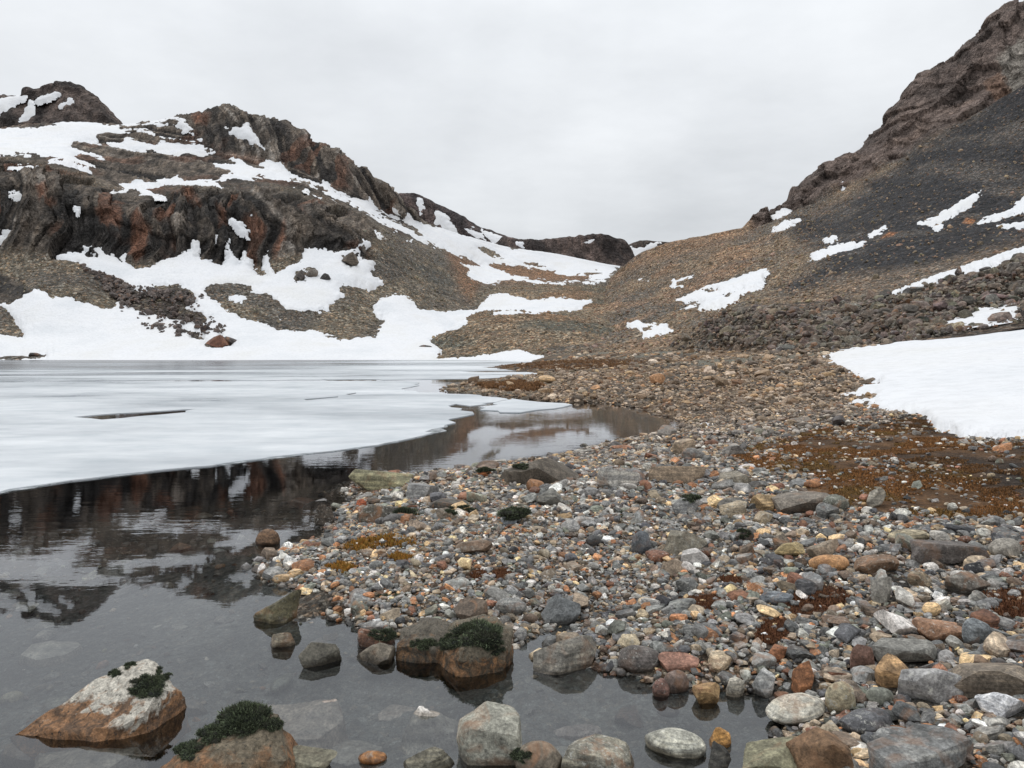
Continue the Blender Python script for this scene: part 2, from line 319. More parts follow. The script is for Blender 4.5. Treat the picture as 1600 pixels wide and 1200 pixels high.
S_LEFT = [
 dict(label='upper snowfield below the dark pointed peak', add=[[(-330, 206), (-60, 203), (0, 199), (40, 199), (75, 194), (97, 188), (134, 187), (169, 192), (191, 192), (216, 187), (247, 184), (281, 177), (285, 186), (262, 190), (240, 194), (215, 199), (190, 202), (185, 207), (165, 210), (150, 213), (152, 219), (118, 225), (113, 231), (135, 238), (163, 246), (140, 245), (118, 247), (150, 262), (135, 263), (100, 253), (62, 243), (30, 241), (0, 242), (-60, 240), (-330, 238)],
      [(270, 187), (284, 180), (292, 193), (299, 204), (292, 202), (280, 193)]], t=0.9),
 dict(label='thin snow streak under the upper snowfield edge', add=[[(-40, 250), (0, 252), (30, 255.5), (55, 260.5), (30, 260.5), (0, 257), (-40, 256)]], t=0.5),
 dict(label='tapering snow patch below the notched ridge of the left mountain', add=[[(187, 207), (205, 214), (219, 221), (240, 225), (250, 216), (275, 219), (306, 222), (333, 236), (312, 239), (278, 245), (250, 243), (231, 237), (212, 238), (175, 232), (169, 227), (187, 225), (194, 220)], [(141, 226), (165, 229), (190, 235), (215, 239), (190, 240), (160, 235)]], t=0.7),
 dict(label='narrow diagonal snow sliver on the ridge shoulder', add=[[(213, 198), (228, 204), (241, 212), (228, 211), (216, 205)]], t=0.5),
 dict(label='wedge of snow in the summit gully of the left mountain', add=[[(356, 198), (372, 198), (388, 187), (397, 205), (417, 237), (399, 230), (376, 222), (358, 213)]], t=2.2),
 dict(label='long snow ramp descending from the bench to the valley head', add=[[(170, 290), (191, 302), (219, 306), (255, 307), (225, 297), (237, 290), (269, 291), (312, 290), (347, 290), (366, 285), (391, 284), (406, 279), (437, 284), (475, 292), (503, 303), (516, 313), (544, 320), (559, 331), (572, 335), (594, 345), (612, 356), (644, 374), (675, 383), (691, 390), (706, 399), (737, 408), (755, 417), (738, 414), (719, 411), (728, 425), (737, 437), (753, 444), (769, 442), (797, 440), (856, 443), (928, 443), (947, 440), (959, 428), (985, 408), (985, 390), (950, 400), (870, 390), (803, 388), (787, 380), (775, 376), (759, 374), (741, 370), (719, 362), (700, 357), (662, 347), (637, 334), (616, 326), (612, 330), (625, 340), (644, 350), (660, 360), (670, 371), (655, 365), (630, 350), (605, 338), (591, 328), (577, 309), (566, 312), (547, 308), (525, 298), (508, 282), (500, 287), (475, 281), (456, 273), (437, 252), (416, 246), (409, 256), (416, 263), (400, 262), (384, 257), (375, 250), (362, 243), (366, 253), (331, 254), (334, 261), (303, 264), (331, 266), (359, 272), (344, 277), (287, 281), (281, 270), (256, 280), (231, 285), (212, 279), (206, 278), (212, 285), (200, 288), (187, 289)]],
      sub=[[(766, 414), (794, 413), (825, 421), (872, 424), (928, 434), (912, 440), (856, 439), (825, 434), (794, 426), (772, 419)], [(746, 389), (775, 395), (789, 402), (770, 399), (752, 393)], [(813, 408), (835, 409), (851, 417), (835, 416)], [(912, 426), (935, 424), (938, 428), (918, 429)]], t=0.9),
 dict(label='slanting snow fleck on the rusty cliff face', add=[[(360, 341), (375, 348), (385, 368), (376, 364), (367, 354)]], t=0.7),
 dict(label='small flat snow fleck on the cliff shoulder', add=[[(424, 331), (437, 328), (454, 335), (447, 340), (434, 337)]], t=0.6),
 dict(label='tiny upright snow strip on the dark western crag', add=[[(40, 330), (48, 330), (50, 355), (43, 350)]], t=0.6),
 dict(label='short snow streak on the olive scree slope', add=[[(-30, 356), (0, 357), (19, 359), (42, 370), (22, 369), (0, 363), (-30, 362)]], t=0.5),
 dict(label='lower short snow streak on the olive scree slope', add=[[(-10, 369), (3, 370), (28, 382), (12, 380), (-10, 374)]], t=0.5),
 dict(label='small snow notch at the cliff foot between two ribs', add=[[(302, 376), (309, 382), (308, 390), (303, 386)]], t=0.6),
 dict(label='thin snow line in a cliff groove', add=[[(333, 369), (341, 370), (338, 374), (334, 374)]], t=0.6),
 dict(label='narrow snow groove left of the tapering rib', add=[[(349, 368), (354, 372), (357, 384), (352, 380)]], t=0.6),
 dict(label='tiny snow spot high on the cliff shoulder', add=[[(390, 322), (398, 325), (396, 331), (390, 329)]], t=0.6),
 dict(label='tiny snow dash beside the flat fleck', add=[[(416, 323), (424, 323), (425, 327), (418, 327)]], t=0.6),
 dict(label='small white spot on the dark western cliff', add=[[(117, 322), (124, 322), (122, 329)]], t=0.6),
 dict(label='snow dash under the thin upper streak', add=[[(18, 302), (32, 300), (42, 297), (38, 303), (24, 307)]], t=0.6),
 dict(label='short snow dash on the crag above the ramp', add=[[(310, 217), (320, 217), (318, 222)]], t=0.6),
 dict(label='small snow patch above the brown scree cone', add=[[(584, 359), (598, 369), (587, 376), (582, 368)]], t=0.6),
 dict(label='broad snow apron from the cliff foot to the frozen lake', add=[
   [(-330, 485), (-100, 476), (0, 473), (16, 472), (44, 456), (53, 449), (81, 461), (109, 462), (125, 472), (153, 478), (172, 483), (181, 474), (190, 462), (160, 440), (147, 428), (119, 412), (88, 399), (110, 396), (130, 395), (140, 401), (150, 398), (137, 386), (156, 385), (169, 397), (191, 408), (195, 396), (212, 418), (231, 417), (250, 408), (266, 405), (285, 398), (303, 389), (310, 400), (322, 405), (344, 418), (352, 410), (359, 390), (366, 402), (372, 415), (383, 394), (394, 416), (406, 431), (420, 431), (412, 410), (409, 403), (419, 390), (424, 410), (431, 424), (450, 413), (469, 406), (478, 388), (503, 391), (531, 395), (550, 387), (566, 373), (577, 378), (566, 387), (562, 400), (580, 409), (584, 416), (578, 428), (602, 441), (575, 452), (562, 445), (537, 443), (525, 446), (537, 462), (516, 478), (516, 484), (447, 482), (434, 466), (425, 459), (378, 448), (350, 446), (320, 450), (328, 466), (356, 484), (375, 497), (406, 501), (431, 515), (469, 517), (494, 515), (512, 524), (530, 529), (560, 529), (590, 526), (592, 512), (603, 500), (584, 487), (590, 470), (612, 458), (631, 458), (647, 469), (656, 484), (691, 487), (753, 482), (760, 500), (700, 520), (690, 575), (900, 575), (900, 640), (-330, 640)],
   [(356, 461), (372, 460), (388, 467), (378, 474), (362, 470)], [(428, 487), (436, 488), (441, 496), (432, 493)]],
   sub=[[(119, 410), (147, 428), (181, 437), (200, 450), (225, 456), (253, 456), (237, 443), (269, 447), (300, 455), (310, 462), (300, 476), (290, 480), (315, 488), (322, 500), (310, 508), (290, 500), (262, 497), (240, 493), (215, 485), (200, 478), (180, 470)],
        [(-330, 490), (-20, 478), (0, 481), (19, 497), (40, 513), (37, 528), (0, 524), (-330, 530)], [(331, 528), (345, 524), (362, 537), (350, 542), (318, 540)], [(285, 516), (310, 517), (320, 533), (300, 528)], [(535, 400), (555, 397), (562, 408), (545, 419)], [(462, 425), (473, 428), (474, 440), (465, 438)], [(478, 418), (496, 424), (494, 433), (480, 431)], [(-60, 554), (0, 555), (70, 554), (70, 558), (0, 558.5), (-60, 559)]], t=0.8, b=0.6),
]
RIDGE1 = 7
snow_field(L1, S_LEFT, 11, RIDGE1+0.35, 0.9)
def shade_left():
    x, y, z = L1.P0[..., 0], L1.P0[..., 1], L1.P0[..., 2]; px, py, T = L1.px, L1.py, L1.T
    cl = sstep(2.85, 3.1, T)*(1-sstep(4.3, 5.2, T))*(1-sstep(560, 600, px))              # cliff band
    crag = sstep(6.0, 6.2, T)*(1-sstep(7.2, 8, T))*sstep(290, 330, px)*(1-sstep(640, 680, px))
    upper = sstep(4.6, 5.2, T)*(1-sstep(620, 660, px))
    # ribs hanging down the cliff, bent like a curtain
    bend = 30*np.clip((T-3.1)/2.1, 0, 1.2)**1.9
    uw = x+bend+9*fbm(x/32, y/32, z/24, 3, 5)+1.4*fbm(x/6, y/6, z/7, 4, 6); u = uw/5.5; sw = 0.4+0.6*sstep(-0.25, 0.3, fbm(x/14, y/14, z/9, 3, 4))
    h1, f1 = slab(uw/3.4, 15); h2, f2 = slab(uw/1.25+h1*3, 16); hr, _ = slab(uw/2.3+0.4, 17)
    ul = z+0.22*x+2.5*fbm(x/35, y/35, z/35, 2, 7)+0.5*fbm(x/4, y/4, z/4, 3, 8); g1, k1 = slab(ul/3.2, 18); g2, k2 = slab(ul/1.1, 19)
    uc = x+0.55*z+4*fbm(x/30, y/30, z/30, 2, 9)+0.8*fbm(x/5, y/5, z/5, 3, 10); e1, j1 = slab(uc/4.2, 20); e2, j2 = slab(uc/1.4, 22)
    rib = ridged(u, z/45, y/60, 3, 21)
    rib2 = ridged(u*2.7+2*fbm(x/9, y/9, z/9, 2, 23), z/22, y/40, 3, 25)
    l1, m1 = slab((z+0.3*x+3*fbm(x/12, y/12, z/12, 3, 11)+1.2*fbm(x/3, y/3, z/3, 3, 12))/5.5, 13)
    d = cl*(2.6*(rib-0.45)+(0.4+sw)*(2.6*(h1-0.5)+1.2*(f1-0.5))+(1.3-sw)*(1.0*(h2-0.5)+0.5*(f2-.5))+(1.4-sw)*(1.4*(l1-.5)+0.6*(0.5-m1))+0.8*fbm(x/3.5, y/3.5, z/3, 4, 31))
    d += crag*(2.4*(ridged((x+0.5*z)/14, y/20, z/35, 3, 41)-0.5)+1.8*(e1-.5)+1.2*(j1-.5)+0.9*(e2-.5)+0.7*fbm(x/3, y/3, z/4, 3, 35))
    bands = ridged(x/40, y/16, (z+0.25*x)/7, 4, 51)
    d += upper*(1-crag)*(1.4*(bands-0.5)+1.6*(g1-.5)+0.9*(k1-.5)+0.6*(g2-.5)+0.6*fbm(x/4, y/4, z/3, 3, 55))
    rough = (1-np.maximum(cl, np.maximum(crag, upper)))
    d += rough*(0.9*fbm(x/14, y/14, z/14, 3, 61)+0.45*fbm(x/3, y/3, z/3, 3, 65))
    inside = sstep(-0.5, 10, L1.snow_s)
    d = d*(1-0.85*inside)-0.5*inside
    d *= sstep(0, 0.4, T)
    P = L1.P0+L1.N*d[..., None]
    # colours
    dk, md, lt = S(68, 65, 63), S(130, 119, 108), S(180, 172, 163)
    n1 = fbm(x/18, y/18, z/18, 4, 81); n2 = fbm(u*0.8, z/30, y/50, 4, 83)
    n3 = fbm(u*2.2, z/14, y/30, 5, 84); n4 = fbm(x/7, y/7, (z+0.3*x)/2.2, 4, 85)
    hb = np.where(cl > 0.3, (0.2+0.35*sw)*h1+0.25*h2+(0.5-0.35*sw)*l1+0.25*fbm(x/3, y/3, z/3, 3, 33)*(1-sw), np.where(crag > 0.3, 0.5*e1+0.5*e2, 0.5*g1+0.5*g2))
    nn = 0.35*n1+0.3*n3+0.95*(hb-0.5)
    rock = lerp(lerp(np.broadcast_to(dk, P.shape), md, sstep(-0.25, 0.3, nn)), lt, 0.75*sstep(0.62, 0.9, hb)*sstep(-0.25, 0.2, n3))
    rust = S(134, 98, 80)
    rm = sstep(0.66, 0.74, hr)*sstep(-0.15, 0.15, fbm(x/12, y/12, z/16, 3, 87))*np.maximum(cl, crag*.7)*0.75+upper*(1-crag)*0.5*sstep(0.05, 0.45, fbm(x/25, y/14, z/9, 3, 91))
    for q in ([(203, 335), (215, 328), (233, 352), (228, 390), (213, 416), (202, 400)], [(178, 315), (190, 320), (183, 355), (172, 352)], [(338, 310), (350, 318), (350, 345), (343, 352)], [(386, 355), (402, 345), (412, 362), (398, 395), (402, 425), (392, 408)], [(427, 390), (438, 362), (444, 350), (446, 375), (434, 405), (437, 420), (430, 415)], [(60, 300), (75, 298), (66, 322)], [(150, 330), (165, 328), (160, 350)], [(225, 290), (255, 290), (256, 299), (232, 300)], [(260, 296), (300, 302), (312, 315), (285, 305)], [(300, 175), (330, 178), (322, 196), (302, 190)]):
        rm = np.maximum(rm, (0.55+0.4*sstep(-.3, .2, n3))*sstep(-5, 4, sdf_box(q, *warp_px(L1, 95, 0.5))))
    rock = lerp(rock, rust, np.clip(rm, 0, 1))
    scree = lerp(np.broadcast_to(S(120, 110, 95), P.shape), S(98, 92, 84), sstep(-0.3, 0.4, fbm(x/12, y/20, z/8, 3, 97)))
    cone = sdf_box([(560, 380), (600, 368), (660, 385), (740, 420), (735, 470), (620, 462), (560, 450)], px, py, 40)
    scree = lerp(scree, S(84, 83, 77), 0.7*sstep(-4, 14, sdf_box([(610, 405), (690, 400), (720, 440), (700, 470), (640, 445)], px, py, 40))*sstep(-0.4, 0.2, fbm(x/14, y/25, z/5, 3, 99)))
    scree = lerp(scree, S(132, 98, 72), 0.7*sstep(-12, 8, sdf_box([(700, 395), (745, 415), (790, 412), (870, 424), (930, 435), (850, 442), (750, 440), (735, 470), (720, 450)], px, py, 40)))
    w = np.clip(np.maximum(cl, np.maximum(crag, upper)), 0, 1)
    lb = sdf_box([(-330, 430), (0, 428), (35, 445), (48, 460), (20, 470), (0, 474), (-330, 480)], px, py, 40)       # dark crag above the shore snow
    w = np.maximum(w, sstep(-6, 4, lb))
    col = lerp(scree, rock, w)
    tong = sstep(-5, 4, sdf_box([(119, 405), (200, 445), (310, 455), (325, 510), (360, 545), (290, 535), (200, 485)], px, py, 20))
    col = lerp(col, S(70, 64, 60), 0.7*tong)
    a = np.clip(1-w, 0, 1)*0.95
    terrain_obj(L1, 'mountain', 'left mountain with rusty hanging cliffs, brown scree and snow above the frozen lake', P, np.concatenate([col, a[..., None]], -1), M_LEFT)
    L1.P = P
shade_left(); snow_meshes(L1, S_LEFT, M_SNOW)

# ------------------------------------------------------------------ small far peaks
def far_hill(name, label, sky, base_py, Y, depth, pxs, colA, colB, seed, mat, patches=(), ramp_y=60, rough=1.0):
    base = [(a, base_py, Y) for a in (pxs[0], pxs[-1])]
    mid = [(a, b+0.5*(base_py-b), Y+0.5*depth) for a, b in sky]; top = [(a, b, Y+depth) for a, b in sky]
    lay = loft([base, mid, top, off(top, 25, 60), off(top, 90, 120)], pxs, [34, 40, 8, 4], [10, 3, 0.8, 6, 6])
    snow_field(lay, patches, seed, 2.2, 0.5)
    x, y, z = lay.P0[..., 0], lay.P0[..., 1], lay.P0[..., 2]
    d = rough*(5.0*(ridged((x+0.7*z)/16, y/30, z/40, 4, seed)-0.5)+2*fbm(x/6, y/6, z/6, 3, seed+5))*sstep(0, 0.3, lay.T)
    ins = sstep(-1.5, 3, lay.snow_s); d = d*(1-0.8*ins)-0.8*ins
    P = lay.P0+lay.N*d[..., None]
    n = sstep(-0.4, 0.4, fbm((x+0.7*z)/9, y/20, z/30, 4, seed+9))
    col = lerp(np.broadcast_to(colA, P.shape), colB, n)
    terrain_obj(lay, name, label, P, np.concatenate([col, np.zeros_like(n)[..., None]], -1), mat)
    snow_meshes(lay, patches, M_SNOW, thick=1.2, bump=0.1)
far_hill('peak', 'dark pointed peak behind the upper snowfield', [(-330, 215), (-150, 175), (-60, 158), (0, 151), (31, 147), (44, 141), (62, 138), (78, 132), (91, 127), (106, 128.5), (125, 134), (144, 147), (157, 158), (169, 169), (184, 184), (193, 197), (215, 222), (240, 250)], 250, 440, 60, np.arange(-330, 240, 1.7), S(66, 60, 58), S(112, 100, 94), 201, M_PEAK, [
  dict(label='ragged snow patch near the left shoulder of the dark peak', add=[[(-120, 172), (-40, 157), (0, 153), (37, 149), (31, 156), (16, 161), (12, 175), (0, 176), (-60, 185)]]),
  dict(label='small snow streak high on the dark peak', add=[[(58, 156), (72, 150), (90, 145), (78, 153), (62, 158)]]),
  dict(label='tiny snow sliver in the middle of the dark peak', add=[[(97, 165), (109, 155), (104, 163)]]),
  dict(label='thin snow gully running down the dark peak', add=[[(46, 158), (51, 160), (47, 178), (30, 192), (24, 190), (40, 176)]]) ], rough=0.8)
far_hill('ridge', 'distant brown ridge streaked with snow behind the left mountain', [(560, 380), (600, 330), (615, 305), (625, 301), (647, 301), (669, 311), (691, 323), (712, 334), (737, 347), (759, 358), (781, 367), (800, 372), (840, 378), (900, 400)], 415, 500, 50, np.arange(560, 900, 1.7), S(72, 65, 65), S(112, 97, 93), 231, M_PEAK, [
  dict(label='upright snow streak on the distant brown ridge', add=[[(652, 312), (658, 312), (662, 334), (657, 337), (655, 325)]]),
  dict(label='forked snow patch on the distant brown ridge', add=[[(684, 331), (697, 337), (703, 350), (716, 359), (703, 361), (694, 353), (688, 344), (683, 351), (682, 337)]]),
  dict(label='snow band along the foot of the distant brown ridge', add=[[(719, 354), (737, 357), (753, 366), (762, 378), (744, 371), (728, 363)]]),
  dict(label='snow patch at the low end of the distant brown ridge', add=[[(753, 360), (772, 366), (784, 372), (778, 381), (762, 374)]]) ], rough=0.55)
far_hill('knoll', 'dark rounded knoll closing the head of the valley', [(770, 386), (784, 369), (816, 375), (840, 375), (866, 373), (887, 370), (916, 366), (947, 366), (966, 372), (981, 382), (988, 395), (996, 420)], 424, 442, 26, np.arange(770, 998, 1.4), S(68, 61, 59), S(112, 98, 92), 251, M_PEAK, [
  dict(label='bright snow spot on the crown of the dark knoll', add=[[(907, 381), (915, 374), (929, 374), (919, 383)]]),
  dict(label='small snow spot on the low shoulder of the dark knoll', add=[[(808, 379), (819, 378), (818, 384), (808, 383)]]) ], rough=0.55)
far_hill('pass', 'low stony pass with snow right of the dark knoll', [(960, 392), (980, 382), (1000, 376), (1035, 377), (1070, 379), (1100, 385)], 425, 500, 30, np.arange(960, 1100, 1.7), S(84, 76, 70), S(104, 92, 84), 271, M_PEAK, [
  dict(label='snow slope between the dark knoll and the stony spur', add=[[(975, 420), (986, 386), (1008, 386), (1015, 379), (1032, 379), (1028, 390), (1010, 396), (1000, 425)]]) ], rough=0.3)

# ------------------------------------------------------------------ right mountain (moraine, scree slope, crags)
PX5 = np.arange(850, 2010, 1.5)
sky5 = [(850, 470, 318), (930, 452, 316), (950, 438, 314), (962, 426, 312), (980, 411, 310), (1000, 396, 306), (1030, 382, 300), (1050, 375, 295), (1100, 366, 290), (1159, 355, 285), (1170, 343, 285), (1178, 337, 284), (1194, 330, 282), (1237, 318, 280), (1242, 300, 280), (1253, 284, 280), (1278, 262, 280), (1306, 247, 280), (1344, 231, 279), (1359, 212, 278), (1384, 197, 277), (1391, 181, 276), (1412, 153, 274), (1425, 128, 272), (1450, 109, 270), (1494, 89, 268), (1503, 72, 267), (1541, 47, 265), (1550, 30, 264), (1578, 11, 262), (1600, 8, 261), (1660, -25, 260), (1800, -100, 260), (2010, -160, 262)]
R5 = [
 [(850, 580, 92), (1000, 578, 88), (1060, 574, 80), (1200, 562, 60), (1280, 552, 50), (1400, 540, 47), (1500, 528, 46), (1600, 512, 46), (2010, 440, 46)],
 [(850, 556, 122), (960, 548, 112), (1060, 541, 96), (1120, 510, 86), (1160, 494, 82), (1300, 482, 76), (1380, 466, 73), (1500, 431, 69), (1600, 401, 67), (2010, 270, 64)],
 [(850, 530, 160), (960, 520, 150), (1060, 508, 140), (1160, 484, 120), (1300, 472, 108), (1380, 458, 100), (1500, 423, 95), (1600, 391, 92), (2010, 255, 90)],
 [(850, 500, 220), (930, 486, 215), (1040, 465, 200), (1160, 435, 180), (1300, 400, 160), (1400, 375, 150), (1500, 352, 145), (1600, 335, 140), (2010, 190, 140)],
 [(850, 475, 312), (930, 457, 310), (950, 444, 308), (962, 433, 305), (980, 418, 302), (1000, 402, 298), (1030, 387, 292), (1050, 380, 288), (1100, 372, 282), (1159, 361, 276), (1200, 346, 270), (1234, 331, 264), (1287, 309, 256), (1319, 294, 252), (1372, 266, 246), (1403, 247, 242), (1444, 219, 238), (1491, 191, 234), (1537, 162, 230), (1600, 125, 225), (1800, 10, 215), (2010, -60, 215)],
 sky5, off(sky5, 40, 70), off(sky5, 140, 160)]
L5 = loft(R5, PX5, [50, 16, 64, 96, 90, 8, 5], [14, 8, 8, 10, 2.0, 1.0, 8, 8])
S_RIGHT = [
 dict(label='thin slanting snow streak in the middle of the brown slope', add=[[(1037, 440), (1069, 430), (1100, 423), (1142, 410), (1131, 418), (1091, 431), (1053, 442)]], t=0.6),
 dict(label='feathered snow patch halfway up the brown slope', add=[[(1037, 472), (1062, 466), (1084, 455), (1128, 439), (1169, 427), (1196, 420), (1191, 437), (1178, 453), (1150, 467), (1147, 481), (1119, 493), (1122, 480), (1091, 486), (1097, 472), (1059, 474)]], sub=[[(1127, 460), (1160, 447), (1165, 450), (1135, 463)], [(1100, 453), (1120, 449), (1122, 452), (1105, 456)]], t=0.7),
 dict(label='small snow scrap under the feathered snow patch', add=[[(1064, 484), (1075, 478), (1087, 477), (1078, 484)]], t=0.5),
 dict(label='little bouldery snow patch on the valley floor slope', add=[[(984, 505), (996, 502), (1014, 507), (1044, 504), (1048, 513), (1030, 520), (1012, 522), (991, 514)]], sub=[[(1007, 511), (1020, 507), (1021, 513), (1009, 516)]], t=0.5),
 dict(label='blunt snow bar below the dark scree', add=[[(1260, 411), (1275, 396), (1297, 383), (1325, 380), (1351, 375), (1351, 384), (1331, 391), (1300, 397), (1281, 406)]], t=0.7),
 dict(label='short snow dash above the blunt snow bar', add=[[(1358, 368), (1370, 358), (1382, 351), (1372, 363), (1362, 370)]], t=0.5),
 dict(label='forked snow tongue low on the dark scree', add=[[(1434, 347), (1456, 341), (1487, 324), (1512, 308), (1534, 293), (1529, 305), (1546, 298), (1526, 312), (1491, 335), (1456, 349)]], t=0.7),
 dict(label='snow streak rising to the picture edge on the dark scree', add=[[(1527, 346), (1553, 334), (1584, 325), (1600, 306), (1700, 270), (1700, 300), (1600, 329), (1569, 340)]], t=0.6),
 dict(label='lower snow streak at the picture edge on the dark scree', add=[[(1555, 350), (1575, 348), (1600, 346), (1720, 330), (1720, 342), (1600, 352), (1575, 356)]], t=0.5),
 dict(label='snow fleck tucked below the crag foot', add=[[(1209, 337), (1221, 329), (1232, 324), (1225, 334), (1214, 342)]], t=0.5),
 dict(label='oval snow patch on the brown shoulder below the crags', add=[[(1207, 358), (1222, 347), (1248, 341), (1237, 350), (1216, 358)]], t=0.5),
 dict(label='separate snow patch just above the large snowfield', add=[[(1468, 503), (1495, 497), (1519, 492), (1525, 481), (1556, 480), (1590, 476), (1592, 492), (1569, 501), (1516, 506), (1487, 509)]], t=0.35),
 dict(label='short snow dash left of the thin slanting streak', add=[[(993, 436), (1010, 429), (1014, 432), (1000, 438)]], t=0.4),
 dict(label='tiny snow dash above the thin slanting streak', add=[[(1032, 427), (1046, 422), (1050, 424), (1038, 429)]], t=0.4),
 dict(label='small snow dash on the slope right of the feathered patch', add=[[(1288, 372), (1302, 368), (1304, 371), (1292, 375)]], t=0.4),
 dict(label='little snow scrap below the feathered patch near the moraine', add=[[(1100, 505), (1112, 500), (1118, 503), (1106, 509)]], t=0.4),
 dict(label='snow shred under the forked snow tongue', add=[[(1458, 354), (1470, 351), (1472, 354), (1462, 357)]], t=0.4),
 dict(label='sliver of snow in the crag gully', add=[[(1312, 299), (1317, 285), (1322, 280), (1320, 292), (1316, 300)]], t=0.7),
 dict(label='long thin snow bank behind the boulder moraine', add=[[(1374, 465), (1412, 450), (1450, 435), (1475, 426), (1516, 412), (1566, 395), (1600, 386), (1900, 280), (1900, 296), (1600, 402), (1537, 424), (1500, 433), (1469, 444), (1428, 456), (1387, 466)]], t=0.9),
]
snow_field(L5, S_RIGHT, 311, 5.2, 0.8)
def shade_right():
    x, y, z = L5.P0[..., 0], L5.P0[..., 1], L5.P0[..., 2]; px, py, T = L5.px, L5.py, L5.T
    crag = sstep(3.93, 4.06, T)*(1-sstep(5.4, 6.2, T))*sstep(1165, 1180, px)
    crag = np.maximum(crag, 0)
    ua = (x-0.75*z+5*fbm(x/30, y/30, z/30, 2, 322)+0.9*fbm(x/5, y/5, z/5, 3, 326))/7.5; ub = (z+0.8*x+5*fbm(x/28, y/28, z/28, 2, 324)+0.9*fbm(x/5, y/5, z/5, 3, 327))/10
    ia, ib = np.floor(ua), np.floor(ub); hb = hash3(ia, ib, ia*0, 328); ua2, ub2 = ua*2.3+hb*5, ub*2.1+hb*3; hb2 = hash3(np.floor(ua2), np.floor(ub2), ia*0, 329)
    d = crag*(3.0*(ridged((x-0.7*z)/26, y/30, (z+0.6*x)/34, 3, 321)-0.45)+3.0*(hb-.5)+1.6*(ua-ia-.5)+1.6*(hb2-.5)+0.7*fbm(x/3, y/3, z/3, 3, 325))*(1-0.5*sstep(4.85, 5.0, T))
    mor = (1-sstep(1.05, 1.5, T))*sstep(1050, 1150, px)
    d += (1-crag)*(0.8*fbm(x/22, y/22, z/22, 3, 331)+0.30*fbm(x/2.5, y/2.5, z/2.5, 3, 335))
    d += (1-crag)*(1-sstep(1150, 1350, px))*(2.2*fbm(x/20, y/28, z/6, 4, 337))*sstep(1.0, 1.6, T)*(1-sstep(4.4, 4.9, T))
    d += mor*(0.7*fbm(x/5, y/5, z/3, 4, 341))
    ins = sstep(-1.5, 4, L5.snow_s); d = d*(1-0.8*ins)-0.35*ins
    d *= sstep(0, 0.25, T)
    P = L5.P0+L5.N*d[..., None]
    n1 = fbm(x/10, y/10, z/10, 4, 351)
    dark = lerp(np.broadcast_to(S(54, 53, 54), P.shape), S(88, 83, 78), sstep(-0.15, 0.4, fbm((x+0.1*z)/9, y/60, z/60, 4, 353)+0.5*fbm(x/4, y/8, z/5, 3, 354)))
    brown = lerp(np.broadcast_to(S(132, 116, 97), P.shape), S(106, 99, 90), sstep(-0.2, 0.3, fbm(x/16, y/22, z/8, 4, 357)))
    brown = lerp(brown, S(152, 122, 96), 0.7*sstep(0.0, 0.4, fbm(x/20, y/20, z/9, 3, 359)))
    # dark scree cone: lies above a line falling to the left
    lim = sdf_box([(1240, 335), (1330, 300), (1600, 120), (2010, -80), (2010, 300), (1600, 395), (1470, 415), (1330, 440), (1200, 470), (1230, 440), (1290, 400), (1240, 380)], px+18*fbm(px/40, py/20, px*0, 3, 361), py, 80)
    col = lerp(brown, dark, sstep(-14, 18, lim))
    col = lerp(col, S(124, 108, 92), 0.55*sstep(-10, 10, sdf_box([(1240, 460), (1320, 430), (1450, 415), (1560, 385), (1600, 375), (1600, 398), (1450, 434), (1380, 462), (1200, 490)], px, py, 40)))
    rock = lerp(lerp(np.broadcast_to(S(98, 88, 83), P.shape), S(142, 125, 116), np.clip(0.5+0.9*(0.6*hb+0.4*hb2-0.5)+0.8*fbm((x-z)/9, y/16, (z+x)/14, 4, 363), 0, 1)), S(158, 136, 122), 0.6*sstep(0.25, 0.6, n1))
    rock = lerp(rock, S(172, 166, 156), 0.75*sstep(-6, 6, sdf_box([(1555, 95), (1600, 60), (1700, 20), (1700, 90), (1600, 128), (1575, 140)], *warp_px(L5, 365), 20)))
    rock = lerp(rock, S(160, 124, 100), 0.5*sstep(-4, 4, sdf_box([(1538, 125), (1560, 100), (1570, 130), (1550, 155)], *warp_px(L5, 367), 20)))
    col = lerp(col, rock, crag)
    col = lerp(col, lerp(np.broadcast_to(S(80, 72, 66), P.shape), S(104, 90, 76), sstep(-0.3, 0.4, n1)), mor*0.8)
    for q, c in (([(1375, 372), (1388, 362), (1402, 362), (1395, 368)], (160, 108, 70)), ([(1503, 346), (1510, 339), (1524, 341), (1518, 349)], (165, 112, 72))):
        col = lerp(col, S(*c), 0.8*sstep(-2, 2, sdf_box(q, px, py)))
    col = lerp(col, S(138, 108, 84), 0.45*sstep(-20, 8, sdf_box([(960, 430), (1000, 398), (1050, 378), (1160, 358), (1180, 350), (1110, 385), (1010, 412)], px, py, 60)))
    a = 1-crag
    terrain_obj(L5, 'mountain', 'right mountain with brown crags above a dark scree slope', P, np.concatenate([col, a[..., None]], -1), M_RIGHT)
    L5.P = P
shade_right(); snow_meshes(L5, S_RIGHT, M_SNOW, thick=0.6)

